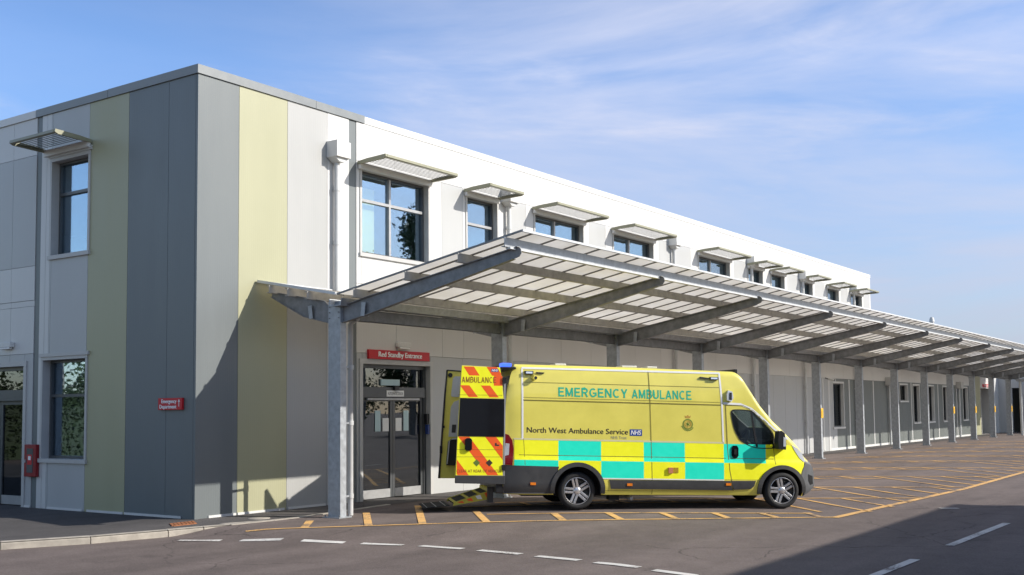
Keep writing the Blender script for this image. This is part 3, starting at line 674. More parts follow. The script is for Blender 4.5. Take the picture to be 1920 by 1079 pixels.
    for k in range(1, N, 1):
        if k % 3 == 0:
            mb = MB(); px = X0 + SP * k + .25; mb.tube([(px, -1.98, 3.8), (px, -1.98, 3.5), (px, -1.82, 3.42), (px, -1.82, -.02)], .045, PLASTIC, 10); B(mb, 'rainwater_pipe')
    return X0, SP
X0, SP = canopy()
YP = mat('yellow_plate', (.75, .42, .02), .5, 0, .06, 10)
for k, lab in ((5, 'yellow plate on the canopy column just beyond the ambulance nose, nearest of the row'), (9, 'yellow plate on the fifth canopy column from the right, second nearest'),
               (10, 'yellow plate on the canopy column left of the far green panel'), (11, 'yellow plate on the canopy column by the far entrance door'), (12, 'yellow plate on the last, farthest canopy column')):
    mb = MB(); x = X0 + SP * k; mb.box(x - .10 if k != 5 else x - .06, x + .16, -2.062, -2.05, 1.45, 1.80, YP); o = mb.build('column_plate', None, .003)
    t = MB(); t.add([(x + a, -2.066, 1.62 + b) for a, b in ((-.03, -.10), (.08, -.10), (.08, .10), (-.03, .10))], [(0, 1, 2, 3)], mat('plate_print', (.55, .28, .01), .6)); t.build('printed_panel', o, recalc=False)
    tag(o, lab, 'plate', 'yellow plates on the canopy columns')

# ------------------------------------------------------------------ ambulance
def ambulance():
    A = Vector((4.655342, -4.946128, .006437)); ex = Vector((.7043559, -.7095442, -.0207322)); ey = Vector((.7096967, .7045073, 0)); ez = Vector((.0146060, -.0147136, .9997851))
    root = empty('ambulance', label='yellow and green chequered emergency ambulance with its rear doors open and a ramp down', cat='ambulance')
    M = Matrix((ex, ey, ez)).transposed().to_4x4(); M.translation = A + ey * 1.025; root.matrix_world = M
    zu = lambda x, z: z - .013 * (x + 1.2) * min(1, z)          # body rides slightly nose-down
    zt_tab = [(-1.45, 2.655), (-1.0, 2.662), (.15, 2.664), (1.17, 2.664), (2.2, 2.655), (3.06, 2.645), (3.13, 2.622), (3.21, 2.555), (3.37, 2.297), (3.53, 2.05), (3.795, 1.752), (4.008, 1.575), (4.222, 1.376), (4.38, 1.228), (4.49, 1.06), (4.63, .94), (4.68, .84), (4.705, .70)]
    zb_tab = [(-1.45, .30), (-1.2, .285), (3.5, .275), (4.2, .25), (4.45, .25), (4.6, .33), (4.705, .46)]
    def tab(T, x):
        if x <= T[0][0]: return T[0][1]
        for (a, p), (b, q) in zip(T, T[1:]):
            if x <= b: return p + (q - p) * (x - a) / (b - a)
        return T[-1][1]
    def hw(x, z):
        h = 1.025
        if z > 1.0: h -= .022 * (z - 1)
        if z > 1.95: h -= .085 * ((z - 1.95) / .7) ** 1.6
        if z < .5: h -= .07 * ((.5 - z) / .25) ** 2
        if z < .97: h += .012 * ss(1.03, .90, z)
        if x > 3.3: h *= 1 - .21 * ((x - 3.3) / 1.4) ** 2.4
        if x < -1.0: h -= .04 * ((-1.0 - x) / .39) ** 2
        return h
    xr_tab = [(.28, -1.391), (.84, -1.387), (1.32, -1.383), (1.7, -1.367), (2.19, -1.323), (2.484, -1.247), (2.66, -1.17)]
    PAINT = mat('yellow_paint', (.76, .67, .12), .38, 0, .05, 2.5, coat=.5); FY_ = mat('fluorescent_yellow', (.97, .965, .015), .45, 0, .03, 8); FG = mat('fluorescent_green', (.012, .86, .60), .45, 0, .03, 8)
    CLAD = mat('grey_cladding', (.040, .041, .043), .55, 0, .12, 9, .1, 120); BUMP = mat('bumper_grey', (.13, .135, .14), .5, 0, .08, 9); TAPE = mat('white_tape', (.82, .82, .79), .4, 0, .03, 9)
    GRV = mat('panel_gap', (.16, .13, .02), .8); DGL = mat('dark_tinted_glass', (.012, .012, .014), .06, 0, .1, 2); INNER = mat('saloon_lining', (.55, .56, .55), .5, 0, .05, 4)
    ORA = mat('chevron_orange', (.90, .12, .015), .45, 0, .03, 8); LRED = mat('red_lens', (.22, .006, .008), .12, 0, .15, 14, coat=1); LAMB = mat('amber_lens', (.80, .22, .02), .2, 0, .2, 40)
    GRN = mat('green_lettering', (.01, .42, .26), .45); BRN = mat('dark_lettering', (.045, .03, .02), .5); BRN2 = mat('brown_lettering', (.30, .08, .02), .5)
    NAVY = mat('blue_badge', (.015, .06, .30), .4); CLAMP = mat('lamp_lens', (.75, .78, .8), .1, .3, .1, 30); BEAC = mat('blue_beacon', (.02, .05, .6), .15, emit=(.04, .10, 1.0), estr=2.0)
    ALLOY = mat('alloy_silver', (.62, .62, .63), .3, .75, .08, 20); TYRE = mat('tyre_rubber', (.018, .018, .018), .8, 0, .2, 20, .3, 60); UNDER = mat('underbody', (.01, .01, .01), .9)
    CGL = glass('cab_glass', (.58, .68, .63), (.8, .85, .85), .20)
    CABIN = mat('cab_trim', (.16, .165, .165), .7, 0, .08, 6)
    # --- body shell
    xs = lin(-1.39, 3.0, .105) + lin(3.0, 4.5, .05) + lin(4.5, 4.705, .03) + [4.705]
    NL = 30; rings = []
    for x in xs:
        T, Bz = tab(zt_tab, x), tab(zb_tab, x); side = []
        hi = max(T - .11, Bz + .02)
        for k in range(NL):
            z = Bz + (hi - Bz) * k / (NL - 1); side.append((z, hw(x, z)))
        h = hw(x, hi); kk = min(1, (T - Bz) / 1)
        side += [(T - .06, h - .014 * kk), (T - .022, h - .045 * kk), (T - .003, h - .10 * kk), (T, h - .2)]
        side = [(Bz, side[0][1] - .14)] + side
        pts = [(y * -1, z) for z, y in side] + [(0, T + .008)] + [(y, z) for z, y in side[::-1]]
        rings.append([(max(x, tab(xr_tab, z)) if x < -.9 else x, y, z) for y, z in pts])
    n = len(rings[0]); mb = MB(); vs = [p for r in rings for p in r]
    fs = [(i * n + k, i * n + (k + 1) % n, (i + 1) * n + (k + 1) % n, (i + 1) * n + k) for i in range(len(rings) - 1) for k in range(n)]
    mb.add([(x, y, zu(x, z)) for x, y, z in vs], fs + [list(range(n)), list(range((len(rings) - 1) * n, len(rings) * n))[::-1]], PAINT, True)
    for k, f in enumerate(mb.f):
        cx_ = sum(mb.v[i][0] for i in f) / len(f); cz_ = sum(mb.v[i][2] for i in f) / len(f)
        if cx_ > 4.44 and cz_ < .90: mb.mi[k] = mb.m(BUMP)
    for mt in (UNDER, INNER, BLACK, CABIN): mb.m(mt)
    body = mb.build('body', root)
    # cutters: wheel wells, rear saloon, cab and its side windows
    def cutter(cm):
        o = cm.build('cutter'); o.matrix_world = M
        return o
    def boole(cm, solver='EXACT'):
        c = cutter(cm); md = body.modifiers.new('cut', 'BOOLEAN'); md.operation = 'DIFFERENCE'; md.solver = solver; md.object = c; md.material_mode = 'TRANSFER' if hasattr(md, 'material_mode') else 'INDEX'
        bpy.context.view_layer.update()
        me = bpy.data.meshes.new_from_object(body.evaluated_get(bpy.context.evaluated_depsgraph_get()))
        body.modifiers.clear(); old = body.data; body.data = me; me.name = 'body'; bpy.data.meshes.remove(old)
        m_ = c.data; bpy.data.objects.remove(c); bpy.data.meshes.remove(m_)
    for wx in (-.005, 3.98):
        for sg in (-1, 1):
            cm = MB(); pts = [(wx + .455 * cos(t), .355 + .455 * sin(t)) for t in [2 * pi * k / 36 for k in range(36)]]
            cm.prism(pts, lambda u, v, w: (u, w, v), sg * .70, sg * 1.3, UNDER); boole(cm)
    cm = MB(); cm.prism([(-1.7, .853), (2.3, .853), (2.3, 2.45), (-1.7, 2.45)], lambda u, v, w: (u, w, v), -.88, .88, INNER); boole(cm)
    cm = MB(); cm.prism([(2.452, .853), (3.97, .853), (3.93, 1.28), (3.6, 1.66), (3.25, 2.003), (2.452, 2.003)], lambda u, v, w: (u, w, v), -.93, .93, CABIN); boole(cm, 'FAST')
    cm = MB(); cm.prism([(x, zu(x, z)) for x, z in [(3.53, 2.30), (4.06, 1.75), (3.87, 1.26), (3.33, 1.84)]], lambda u, v, w: (u, w, v), -.76, .76, BLACK); boole(cm, 'FAST')
    win = [(2.976, 1.86), (3.05, 1.905), (3.347, 1.895), (3.45, 1.83), (3.60, 1.69), (3.751, 1.54), (3.80, 1.42), (3.785, 1.24), (3.70, 1.215), (3.418, 1.225), (3.174, 1.33), (3.09, 1.43), (3.03, 1.56), (2.985, 1.75)]
    def smooth(P, n=4):
        out = []; N_ = len(P)
        for i in range(N_):
            p0, p1, p2, p3 = (Vector(P[(i + j - 1) % N_]) for j in range(4))
            for k in range(n):
                t = k / n; out.append(tuple(.5 * (2 * p1 + (p2 - p0) * t + (2 * p0 - 5 * p1 + 4 * p2 - p3) * t * t + (3 * p1 - p0 - 3 * p2 + p3) * t ** 3)))
        return out
    win = smooth(win)
    for ya, yb in ((-1.3, -.80), (.80, 1.3)):
        cm = MB(); cm.prism([(x, zu(x, z)) for x, z in win], lambda u, v, w: (u, w, v), ya, yb, BLACK); boole(cm, 'FAST')
    for p in body.data.polygons: p.use_smooth = True
    bm = bmesh.new(); bm.from_mesh(body.data)
    for e in bm.edges:
        if len(e.link_faces) == 2 and e.calc_face_angle(0) > rad(32): e.smooth = False
    bm.to_mesh(body.data); bm.free()
    # --- patches laid on the curved sides
    def patch(mb, poly, off, mt, sides=(-1,), cell=.09, rim=True, arch=False):
        bm = bmesh.new(); vs_ = [bm.verts.new((x, z, 0)) for x, z in poly]; bm.faces.new(vs_)
        x0, x1 = min(p[0] for p in poly), max(p[0] for p in poly); z0, z1 = min(p[1] for p in poly), max(p[1] for p in poly)
        for ax, a, b in ((0, x0, x1), (1, z0, z1)):
            k = math.ceil(a / cell) * cell
            while k < b:
                nrm = (1, 0, 0) if ax == 0 else (0, 1, 0); co = (k, 0, 0) if ax == 0 else (0, k, 0)
                bmesh.ops.bisect_plane(bm, geom=bm.verts[:] + bm.edges[:] + bm.faces[:], plane_co=co, plane_no=nrm); k += cell
        if arch:
            dead = [f for f in bm.faces if any((f.calc_center_median() - Vector((wx, .37, 0))).length < .478 for wx in (-.005, 3.98))]
            bmesh.ops.delete(bm, geom=dead, context='FACES')
        bm.verts.ensure_lookup_table(); bm.verts.index_update()
        bd = [(e.verts[0].index, e.verts[1].index) for e in bm.edges if len(e.link_faces) == 1]
        P = [(v.co.x, v.co.y) for v in bm.verts]; F_ = [[v.index for v in f.verts] for f in bm.faces]; bm.free()
        for s in sides:
            q = lambda x, z, o: (x, s * (hw(x, z) + o), zu(x, z))
            n_ = len(P); V = [q(x, z, off) for x, z in P]
            mb.add(V, F_, mt, True)
            if rim: mb.add(V + [q(x, z, -.004) for x, z in P], [(a, b, n_ + b, n_ + a) for a, b in bd], mt)
    LR = (-1, 1)
    sx = [-1.19, -.373, .432, 1.246, 2.041, 2.804, 3.64]
    T1, T0, TB = 1.274, .915, .588
    mb = MB()
    for i in range(6): patch(mb, [(sx[i], T0), (sx[i + 1], T0), (sx[i + 1], T1), (sx[i], T1)], .004, FY_ if i % 2 == 0 else FG, LR, .045, False)
    for i in range(1, 6):
        poly = [(sx[i], TB), (sx[i + 1], TB), (sx[i + 1], T0), (sx[i], T0)]
        patch(mb, poly, .004, FY_ if i % 2 == 1 else FG, LR, .03, False, True)
    patch(mb, [(sx[0], .80), (sx[1], .80), (sx[1], T0), (sx[0], T0)], .004, FG, LR, .045, False)
    patch(mb, [(3.64, TB), (4.30, TB), (4.46, .86), (4.47, 1.0), (4.36, 1.1), (4.24, 1.24), (4.1, T1), (3.64, T1)], .004, FY_, LR, .03, False, True)
    split(mb.build('chequer_livery', root), lambda c: c.y > 0)
    mb = MB()
    def line(pts, w, mt, off=.0052, sides=LR):
        for a, b in zip(pts, pts[1:]):
            a, b = Vector(a), Vector(b); d = (b - a).normalized(); r = Vector((-d.y, d.x)) * w / 2; e = d * (w * .3)
            patch(mb, [tuple(a - r - e), tuple(b - r + e), tuple(b + r + e), tuple(a + r - e)], off, mt, sides, .09, False, True)
    line([(-1.04, 2.59), (2.755, 2.602)], .035, TAPE); line([(-1.045, 2.57), (-1.04, 1.305)], .035, TAPE); line([(2.755, 2.60), (2.78, 2.0), (2.80, 1.285)], .035, TAPE)
    line([(2.82, 2.035), (3.15, 2.025), (3.36, 1.945), (3.55, 1.80), (3.80, 1.59), (4.1, 1.39)], .04, TAPE); line([(-1.19, 1.292), (2.80, 1.292)], .03, mat('cream_tape', (.66, .62, .36), .5))
    line([(sx[1], .595), (2.80, .575)], .02, TAPE)
    split(mb.build('reflective_tape', root), lambda c: c.y > 0)
    mb = MB()
    for z in (2.0,): line([(-1.03, z), (2.76, z)], .016, GRV)
    line([(-1.03, 2.05), (2.74, 2.05)], .006, GRV); line([(-1.03, 2.33), (2.74, 2.33)], .007, GRV)
    line([(1.36, 2.60), (1.39, 1.3), (1.41, .30)], .012, GRV); line([(2.85, 2.0), (2.88, 1.2), (2.92, .75), (2.99, .37)], .014, GRV); line([(2.85, 2.0), (3.2, 2.0), (3.40, 1.91), (3.65, 1.70), (3.84, 1.52)], .010, GRV)
    line([(3.80, 1.22), (3.83, .95), (3.84, .90)], .012, GRV); line([(-1.02, 1.30), (-.99, .82)], .008, GRV)
    line([(-1.1, 1.005), (2.85, 1.005)], .010, GRV, .0056); line([(2.92, 1.005), (3.80, 1.005)], .010, GRV, .0056); line([(-.99, .36), (2.9, .36)], .006, GRV)
    split(mb.build('panel_joint', root), lambda c: c.y > 0)
    mb = MB()
    patch(mb, [(.585, .39), (.60, .56), (2.93, .555), (2.99, .372)] [::-1] if False else [(.62, .395), (2.98, .375), (2.925, .56), (.585, .565)], .012, CLAD, LR)
    patch(mb, [(3.0, .385), (3.33, .40), (3.40, .46), (3.43, .565), (2.94, .562)], .012, CLAD, LR)
    patch(mb, [(-1.385, .30), (-.45, .30), (-.42, .6), (-.36, .80), (-1.385, .815)], .010, CLAD, LR, .03, True, True)
    split(mb.build('side_cladding', root), lambda c: (c.y > 0, c.x > -.2, c.x > 2.96))
    mb = MB()
    def arc(cx, cz, r, a0, a1, n=26): return [(cx + r * cos(rad(a0 + (a1 - a0) * k / n)), cz + r * sin(rad(a0 + (a1 - a0) * k / n))) for k in range(n + 1)]
    for cx, e0, e1 in ((-.005, -8, 188), (3.98, -6, 188)):
        A1 = arc(cx, .37, .435, e0, e1); A2 = arc(cx, .37, .515, e0, e1)
        for k in range(len(A1) - 1): patch(mb, [A1[k], A2[k], A2[k + 1], A1[k + 1]], .028, CLAD, LR, .3, rim=False)
        for k in range(len(A1) - 1):
            for s in LR:
                q = lambda p, o: (p[0], s * (hw(*p) + o), zu(*p))
                mb.add([q(A2[k], .028), q(A2[k + 1], .028), q(A2[k + 1], -.004), q(A2[k], -.004)], [(0, 1, 2, 3)], CLAD); mb.add([q(A1[k], .028), q(A1[k + 1], .028), q(A1[k + 1], -.03), q(A1[k], -.03)], [(0, 1, 2, 3)], CLAD)
    split(mb.build('wheel_arch', root), lambda c: (c.y > 0, c.x > 2))
    mb = MB()
    bpoly = arc(3.98, .37, .50, -14, 34, 8) + [(4.44, .80), (4.49, .93), (4.60, .90), (4.66, .84), (4.69, .70), (4.70, .56), (4.62, .36), (4.46, .275)]
    patch(mb, bpoly, .012, BUMP, LR, .05)
    fv = []
    for k in range(9):
        z = .40 + .50 * k / 8
        xx = 4.712 - .06 * max(0, (z - .72) / .2) ** 2 - .05 * max(0, (.5 - z) / .12) ** 2
        fv.append([(xx + .13 * (1 - (y / .84) ** 2) - .10 * (abs(y) / .84) ** 4, y * .96, zu(4.7, z)) for y in [(-.84 + 1.68 * j / 12) for j in range(13)]])
    mb.add([p for r in fv for p in r], [(i * 13 + j, i * 13 + j + 1, (i + 1) * 13 + j + 1, (i + 1) * 13 + j) for i in range(8) for j in range(12)], BUMP, True)
    patch(mb, [(4.555, .70), (4.66, .66), (4.67, .50), (4.60, .48), (4.56, .56)], .016, BLACK, LR, .05)
    mb.build('front_bumper', root)
    for s in LR:
        mb = MB(); patch(mb, [(4.20, 1.27), (4.32, 1.215), (4.42, 1.11), (4.50, .97), (4.46, .95), (4.36, 1.03), (4.24, 1.19)], .012, CLAMP, (s,), .04); mb.build('headlight', root)
    mb = MB()
    for s in (-1, 1):
        pass
    W_ = [[(x, y * (.80 - .02 * k), zu(x, tab(zt_tab, x) + .016)) for y in (-1, -.5, 0, .5, 1)] for k, x in enumerate((3.46, 3.53, 3.66, 3.795, 3.9, 4.008, 4.05))]
    mb.add([p for r in W_ for p in r], [(i * 5 + j, i * 5 + j + 1, (i + 1) * 5 + j + 1, (i + 1) * 5 + j) for i in range(6) for j in range(4)], CGL, True); mb.build('windscreen', root, recalc=False)
    # cab door windows with rubber surround, pillar, handle, mirror, seats and wheel inside
    for s in LR:
        mb = MB(); cxw, czw = 3.42, 1.53
        big = [(cxw + (x - cxw) * 1.045 + (.004 if x > cxw else -.004), czw + (z - czw) * 1.055) for x, z in win]; nW = len(win)
        q = lambda p, o: (p[0], s * (hw(*p) + o), zu(*p))
        mb.add([q(p, .006) for p in win] + [q(p, .006) for p in big], [(k, (k + 1) % nW, nW + (k + 1) % nW, nW + k) for k in range(nW)], BLACK, True)
        patch(mb, [(3.335, 1.895), (3.372, 1.890), (3.485, 1.225), (3.445, 1.225)], .008, BLACK, (s,), rim=False)
        wo = mb.build('cab_window', root)
        mb = MB(); patch(mb, [(3.05 + 0 * x, z) if False else (x, z) for x, z in win], -.006, CGL, (s,), rim=False); mb.build('pane', wo)
        mb = MB(); patch(mb, [(2.955, 1.06), (2.985, 1.015), (3.06, 1.015), (3.09, 1.06), (3.09, 1.20), (3.06, 1.245), (2.985, 1.245), (2.955, 1.20)], .02, BLACKG, (s,)); patch(mb, [(3.0, 1.08), (3.045, 1.08), (3.045, 1.18), (3.0, 1.18)], .038, BLACK, (s,)); mb.build('door_handle', root)
        mb = MB(); y0 = s * (hw(3.8, 1.3) + .02)
        yy = lambda a: s * (hw(3.86, 1.4) + a)
        mb.prism([(3.80, 1.20), (3.94, 1.19), (3.95, 1.30), (3.92, 1.50), (3.86, 1.545), (3.80, 1.53), (3.785, 1.35)], lambda u, v, w: (u, yy(w), zu(u, v)), .09, .27, BLACK)
        mb.prism([(3.80, 1.20), (4.02, 1.19), (3.98, 1.27), (3.84, 1.32)], lambda u, v, w: (u, yy(w), zu(u, v)), -.03, .10, BLACK)
        mb.prism([(3.885, 1.25), (3.94, 1.25), (3.935, 1.41), (3.89, 1.43)], lambda u, v, w: (u, yy(w), zu(u, v)), .27, .276, CLAMP)
        mb.build('wing_mirror', root, .012)
    SEAT = mat('seat_cloth', (.02, .021, .024), .85, 0, .15, 20)
    for sy in (-.48, .48):
        mb = MB(); mb.box(2.75, 3.25, sy - .25, sy + .25, .95, 1.1, SEAT); mb.prism([(2.70, 1.05), (2.85, 1.05), (2.75, 1.62), (2.62, 1.60)], lambda u, v, w: (u, w, v), sy - .24, sy + .24, SEAT); mb.prism([(2.66, 1.64), (2.74, 1.64), (2.72, 1.80), (2.65, 1.80)], lambda u, v, w: (u, w, v), sy - .13, sy + .13, SEAT); mb.build('cab_seat', root, .03)
    mb = MB(); mb.prism([(3.55, .9), (3.98, .9), (3.95, 1.22), (3.78, 1.30), (3.60, 1.24)], lambda u, v, w: (u, w, v), -.92, .92, SEAT); mb.build('dashboard', root, .02)
    mb = MB(); ctr = Vector((3.40, -.48, 1.30)); ax1 = Vector((0, 1, 0)); ax2 = Vector((.5, 0, .87))
    mb.tube([ctr + ax1 * .2 * cos(t) + ax2 * .2 * sin(t) for t in [2 * pi * k / 24 for k in range(25)]], .017, BLACK, 8); mb.tube([ctr, (3.62, -.48, 1.17)], .025, BLACK, 8); mb.tube([ctr - ax1 * .19, ctr + ax1 * .19], .015, BLACK, 8); mb.build('steering_wheel', root)
    # --- wheels
    def wheel(x, s, z=.345):
        w = MB(); yo = s * 1.0
        fn = lambda a, b, h: (x + a, yo - s * h, z + b)
        w.lathe([(.245, .02), (.262, .004), (.30, .0), (.330, .018), (.343, .05), (.345, .12), (.343, .17), (.33, .205), (.30, .22), (.24, .20), (.235, .12), (.236, .04), (.245, .02)], fn, TYRE, 56)
        t = w.build('wheel', root)
        r = MB(); r.lathe([(.246, .018), (.236, .022), (.228, .05), (.222, .085), (.10, .10), (.0, .10)], fn, BLACK, 48); r.build('rim_barrel', t)
        r = MB(); r.lathe([(.247, .012), (.240, .008), (.236, .02), (.236, .05)], fn, ALLOY, 48)
        for k in range(5):
            a = rad(104 + 72 * k); d = Vector((cos(a), sin(a))); p = Vector((-d.y, d.x))
            for o in (-1, 1):
                c0 = d * .055 + p * o * .030; c1 = d * .226 + p * o * .034; hw_ = .021
                V = []
                for c, hh in ((c0, .030), (c1, .018)):
                    for e in (-1, 1): V.append((c + p * e * hw_, hh))
                    for e in (-1, 1): V.append((c + p * e * hw_, hh + .045))
                r.add([fn(q.x, q.y, h) for q, h in V], [(0, 1, 5, 4), (0, 4, 6, 2), (1, 3, 7, 5), (4, 5, 7, 6), (0, 2, 3, 1)], ALLOY)
        r.lathe([(0, .016), (.045, .018), (.068, .030), (.072, .06)], fn, ALLOY, 24)
        for k in range(5): a = rad(68 + 72 * k); r.lathe([(0, .018), (.011, .020), (.012, .04)], (lambda aa: lambda p, q, h: fn(.052 * cos(aa) + p, .052 * sin(aa) + q, h))(a), BLACK, 8)
        r.build('alloy_wheel', t, .003)
    for x in (-.005, 3.98):
        for s in LR: wheel(x, s)
    # --- lettering and badges
    fn = lambda x, z: (x, -(hw(x, z) + .0028), zu(x, z))
    mb = MB(); put_caps(mb, 'EMERGENCY', GRN, fn, -.37, .94, 2.085, .165); mb.build('lettering', root, recalc=False); mb = MB(); put_caps(mb, 'AMBULANCE', GRN, fn, 1.03, 2.18, 2.085, .165); mb.build('lettering', root, recalc=False)
    mb = MB(); put_text(mb, 'North West Ambulance Service', BRN, fn, -.96, .945, 1.412, .098, bold=.002); mb.build('lettering', root, recalc=False); mb = MB(); put_text(mb, 'NHS Trust', mat('grey_lettering', (.30, .30, .24), .5), fn, .62, .92, 1.325, .055); mb.build('lettering', root, recalc=False)
    mb = MB(); patch(mb, [(.98, 1.39), (1.215, 1.39), (1.215, 1.51), (.98, 1.51)], .003, NAVY, rim=False); put_text(mb, 'NHS', WTXT, lambda x, z: (x, -(hw(x, z) + .0055), zu(x, z)), 1.0, 1.195, 1.41, .082, bold=.003, shear=.2); mb.build('badge', root, recalc=False)
    CRG = mat('crest_green', (.13, .21, .03), .5); CRO = mat('crest_orange', (.52, .30, .05), .5); CRY = mat('crest_gold', (.50, .38, .04), .5)
    mb = MB()
    def ring(cx, cz, r0, r1, mt, n=28): 
        V = [fn(cx + r * cos(2 * pi * k / n), cz + r * sin(2 * pi * k / n)) for r in (r0, r1) for k in range(n)]
        mb.add(V, [(k, (k + 1) % n, n + (k + 1) % n, n + k) for k in range(n)], mt)
    cx, cz = 2.104, 1.625
    ring(cx, cz, .082, .100, CRG); ring(cx, cz, .066, .080, CRY); ring(cx, cz, .044, .056, CRO); ring(cx, cz, .0, .02, CRG)
    for k in range(3): a = pi * k / 3 + .5; d = Vector((cos(a), sin(a))) * .04; p = Vector((-d.y, d.x)).normalized() * .006; c_ = Vector((cx, cz)); mb.add([fn(*(c_ + q)) for q in (d + p, -d + p, -d - p, d - p)], [(0, 1, 2, 3)], CRG)
    mb.add([fn(cx + a, cz + b) for a, b in ((-.045, .115), (.045, .115), (.06, .165), (.03, .145), (0, .175), (-.03, .145), (-.06, .165))], [list(range(7))], CRO)
    for k in range(10): a = rad(200 + 14 * k); ring(cx + .118 * cos(a), cz + .118 * sin(a), 0, .012, CRG, 8)
    mb.build('crest', root, recalc=False)
    # --- lamps, flap, alley lights
    for x, z in ((-.843, .482), (.972, .475), (2.886, .492)):
        mb = MB(); patch(mb, [(x - .05, z - .022), (x + .05, z - .022), (x + .05, z + .026), (x - .05, z + .026)], .022, LAMB, LR); split(mb.build('side_marker', root), lambda c: c.y > 0)
    mb = MB(); patch(mb, [(1.715, .70), (1.80, .70), (1.80, .81), (1.715, .81)], .035, mat('socket_pink', (.55, .22, .12), .4)); patch(mb, [(1.82, .71), (1.91, .71), (1.91, .81), (1.82, .81)], .012, mat('socket_gold', (.42, .28, .02), .4)); mb.build('charging_socket', root)
    mb = MB(); patch(mb, [(-1.0, 2.475), (-.84, 2.475), (-.84, 2.535), (-1.0, 2.535)], .05, BLACK); patch(mb, [(-.98, 2.488), (-.86, 2.488), (-.86, 2.522), (-.98, 2.522)], .054, CLAMP); patch(mb, [(-.78, 2.49), (-.64, 2.495), (-.63, 2.515), (-.78, 2.52)], .03, BLACK); mb.build('scene_light', root)
    mb = MB(); patch(mb, [(2.56, 2.475), (2.72, 2.475), (2.72, 2.525), (2.56, 2.525)], .05, BLACK); patch(mb, [(2.57, 2.485), (2.70, 2.485), (2.70, 2.515), (2.57, 2.515)], .054, CLAMP); patch(mb, [(2.36, 2.495), (2.54, 2.485), (2.54, 2.505), (2.37, 2.525)], .03, BLACK); mb.build('scene_light', root)
    mb = MB(); yv = -(hw(-.82, 2.41)); mb.tube([(-.84, yv + .02, 2.415), (-.81, yv - .09, 2.405)], .055, PAINT, 14, .045); mb.tube([(-.81, yv - .088, 2.405), (-.809, yv - .095, 2.405)], .03, BLACK, 12); mb.build('exhaust_cowl', root)
    mb = MB(); patch(mb, [(2.87, 2.09), (2.96, 2.07), (3.0, 2.14), (2.98, 2.26), (2.90, 2.28), (2.87, 2.2)], .05, CLAMP, LR); patch(mb, [(2.91, 2.11), (2.96, 2.10), (2.965, 2.24), (2.92, 2.24)], .058, BLACK, LR); split(mb.build('alley_light', root), lambda c: c.y > 0)
    mb = MB(); mb.box(-1.44, -1.25, -.97, -.74, 2.60, 2.668, BEAC); mb.box(-1.44, -1.25, .74, .97, 2.60, 2.668, BEAC); mb.box(-1.45, -1.16, -.99, .99, 2.56, 2.60, BLACK); mb.box(-1.40, -1.2, -.68, .68, 2.60, 2.65, BLACK); mb.build('rear_beacon', root, .015)
    mb = MB(); mb.box(3.10, 3.17, -.80, .80, 2.53, 2.64, BLACK); mb.build('front_light_bar', root, .01)
    for s in (-1, 1):
        mb = MB(); bp_ = [(-1.376, .825), (-1.22, .815), (-1.205, 1.10), (-1.225, 1.26), (-1.29, 1.36), (-1.376, 1.385)]; patch(mb, bp_, .014, LRED, (s,), .05); patch(mb, [(-1.36, .98), (-1.29, 1.0), (-1.28, 1.2), (-1.35, 1.21)], .018, CLAMP, (s,), .05); mb.build('tail_light', root)
    for x, l in ((-.35, .22), (.95, .3), (1.45, .2)):
        mb = MB(); mb.box(x, x + l, -.55, -.1, zu(x, 2.668), zu(x, 2.71), GLOWG); mb.build('roof_vent', root, .015)
    mb = MB(); mb.box(-1.0, 3.5, -.75, .75, .24, .45, UNDER); mb.box(-1.35, -1.0, -.8, .8, .3, .52, UNDER); mb.tube([(.2, -.6, .24), (1.0, -.62, .22), (1.05, -.9, .2)], .035, GALV, 10); mb.box(.62, .80, -.93, -.7, .17, .3, UNDER); mb.tube([(-.005, -.8, .345), (-.005, .8, .345)], .06, UNDER, 10); mb.tube([(3.98, -.8, .345), (3.98, .8, .345)], .05, UNDER, 10); mb.build('underbody', root)
    mb = MB(); mb.box(-1.52, -1.36, -.99, .99, zu(-1.4, .30), zu(-1.4, .56), BLACK); mb.build('rear_bumper', root, .02)
    # stretcher rail and grab bars inside
    mb = MB(); mb.box(-1.0, 1.0, -.1, .45, .9, 1.02, mat('stretcher_mat', (.03, .05, .09), .6)); mb.tube([(-1.0, -.12, 1.2), (1.0, -.12, 1.2)], .02, ALUL, 8)
    for x in (-.9, .9): mb.tube([(x, .0, .56), (x, .0, .9)], .03, ALUL, 8); mb.tube([(x, .35, .56), (x, .35, .9)], .03, ALUL, 8)
    mb.build('stretcher', root)
    # --- rear doors, both swung open
    def clip(poly, x0, x1, z0, z1):
        for ax, lim, sg in ((0, x0, 1), (0, x1, -1), (1, z0, 1), (1, z1, -1)):
            out = []
            for a, b in zip(poly, poly[1:] + poly[:1]):
                da, db = sg * (a[ax] - lim), sg * (b[ax] - lim)
                if da >= 0: out.append(a)
                if da * db < 0: t = da / (da - db); out.append((a[0] + (b[0] - a[0]) * t, a[1] + (b[1] - a[1]) * t))
            poly = out
            if not poly: return []
        return poly
    yd = -1.03
    mb = MB(); dpoly = [(-1.40, .50), (-1.40, 2.05), (-1.43, 2.35), (-1.47, 2.585), (-2.17, 2.61), (-2.20, 2.1), (-2.265, .50)]
    mb.prism(dpoly, lambda u, v, w: (u, w, v), yd, yd + .07, PAINT)
    ndoor = mb.build('rear_door', root, .008); ndoor['label'] = 'near rear door with orange and yellow chevrons and a dark window'
    xl = lambda z: -2.265 + (z - .5) * .045 if z < 2.1 else -2.20 + (z - 2.1) * .05
    def flat(mb, polys, y, mt): 
        for p in polys:
            if len(p) > 2: mb.add([(a, y, b) for a, b in p], [list(range(len(p)))], mt)
    mb = MB()
    def shear_fit(p): return p
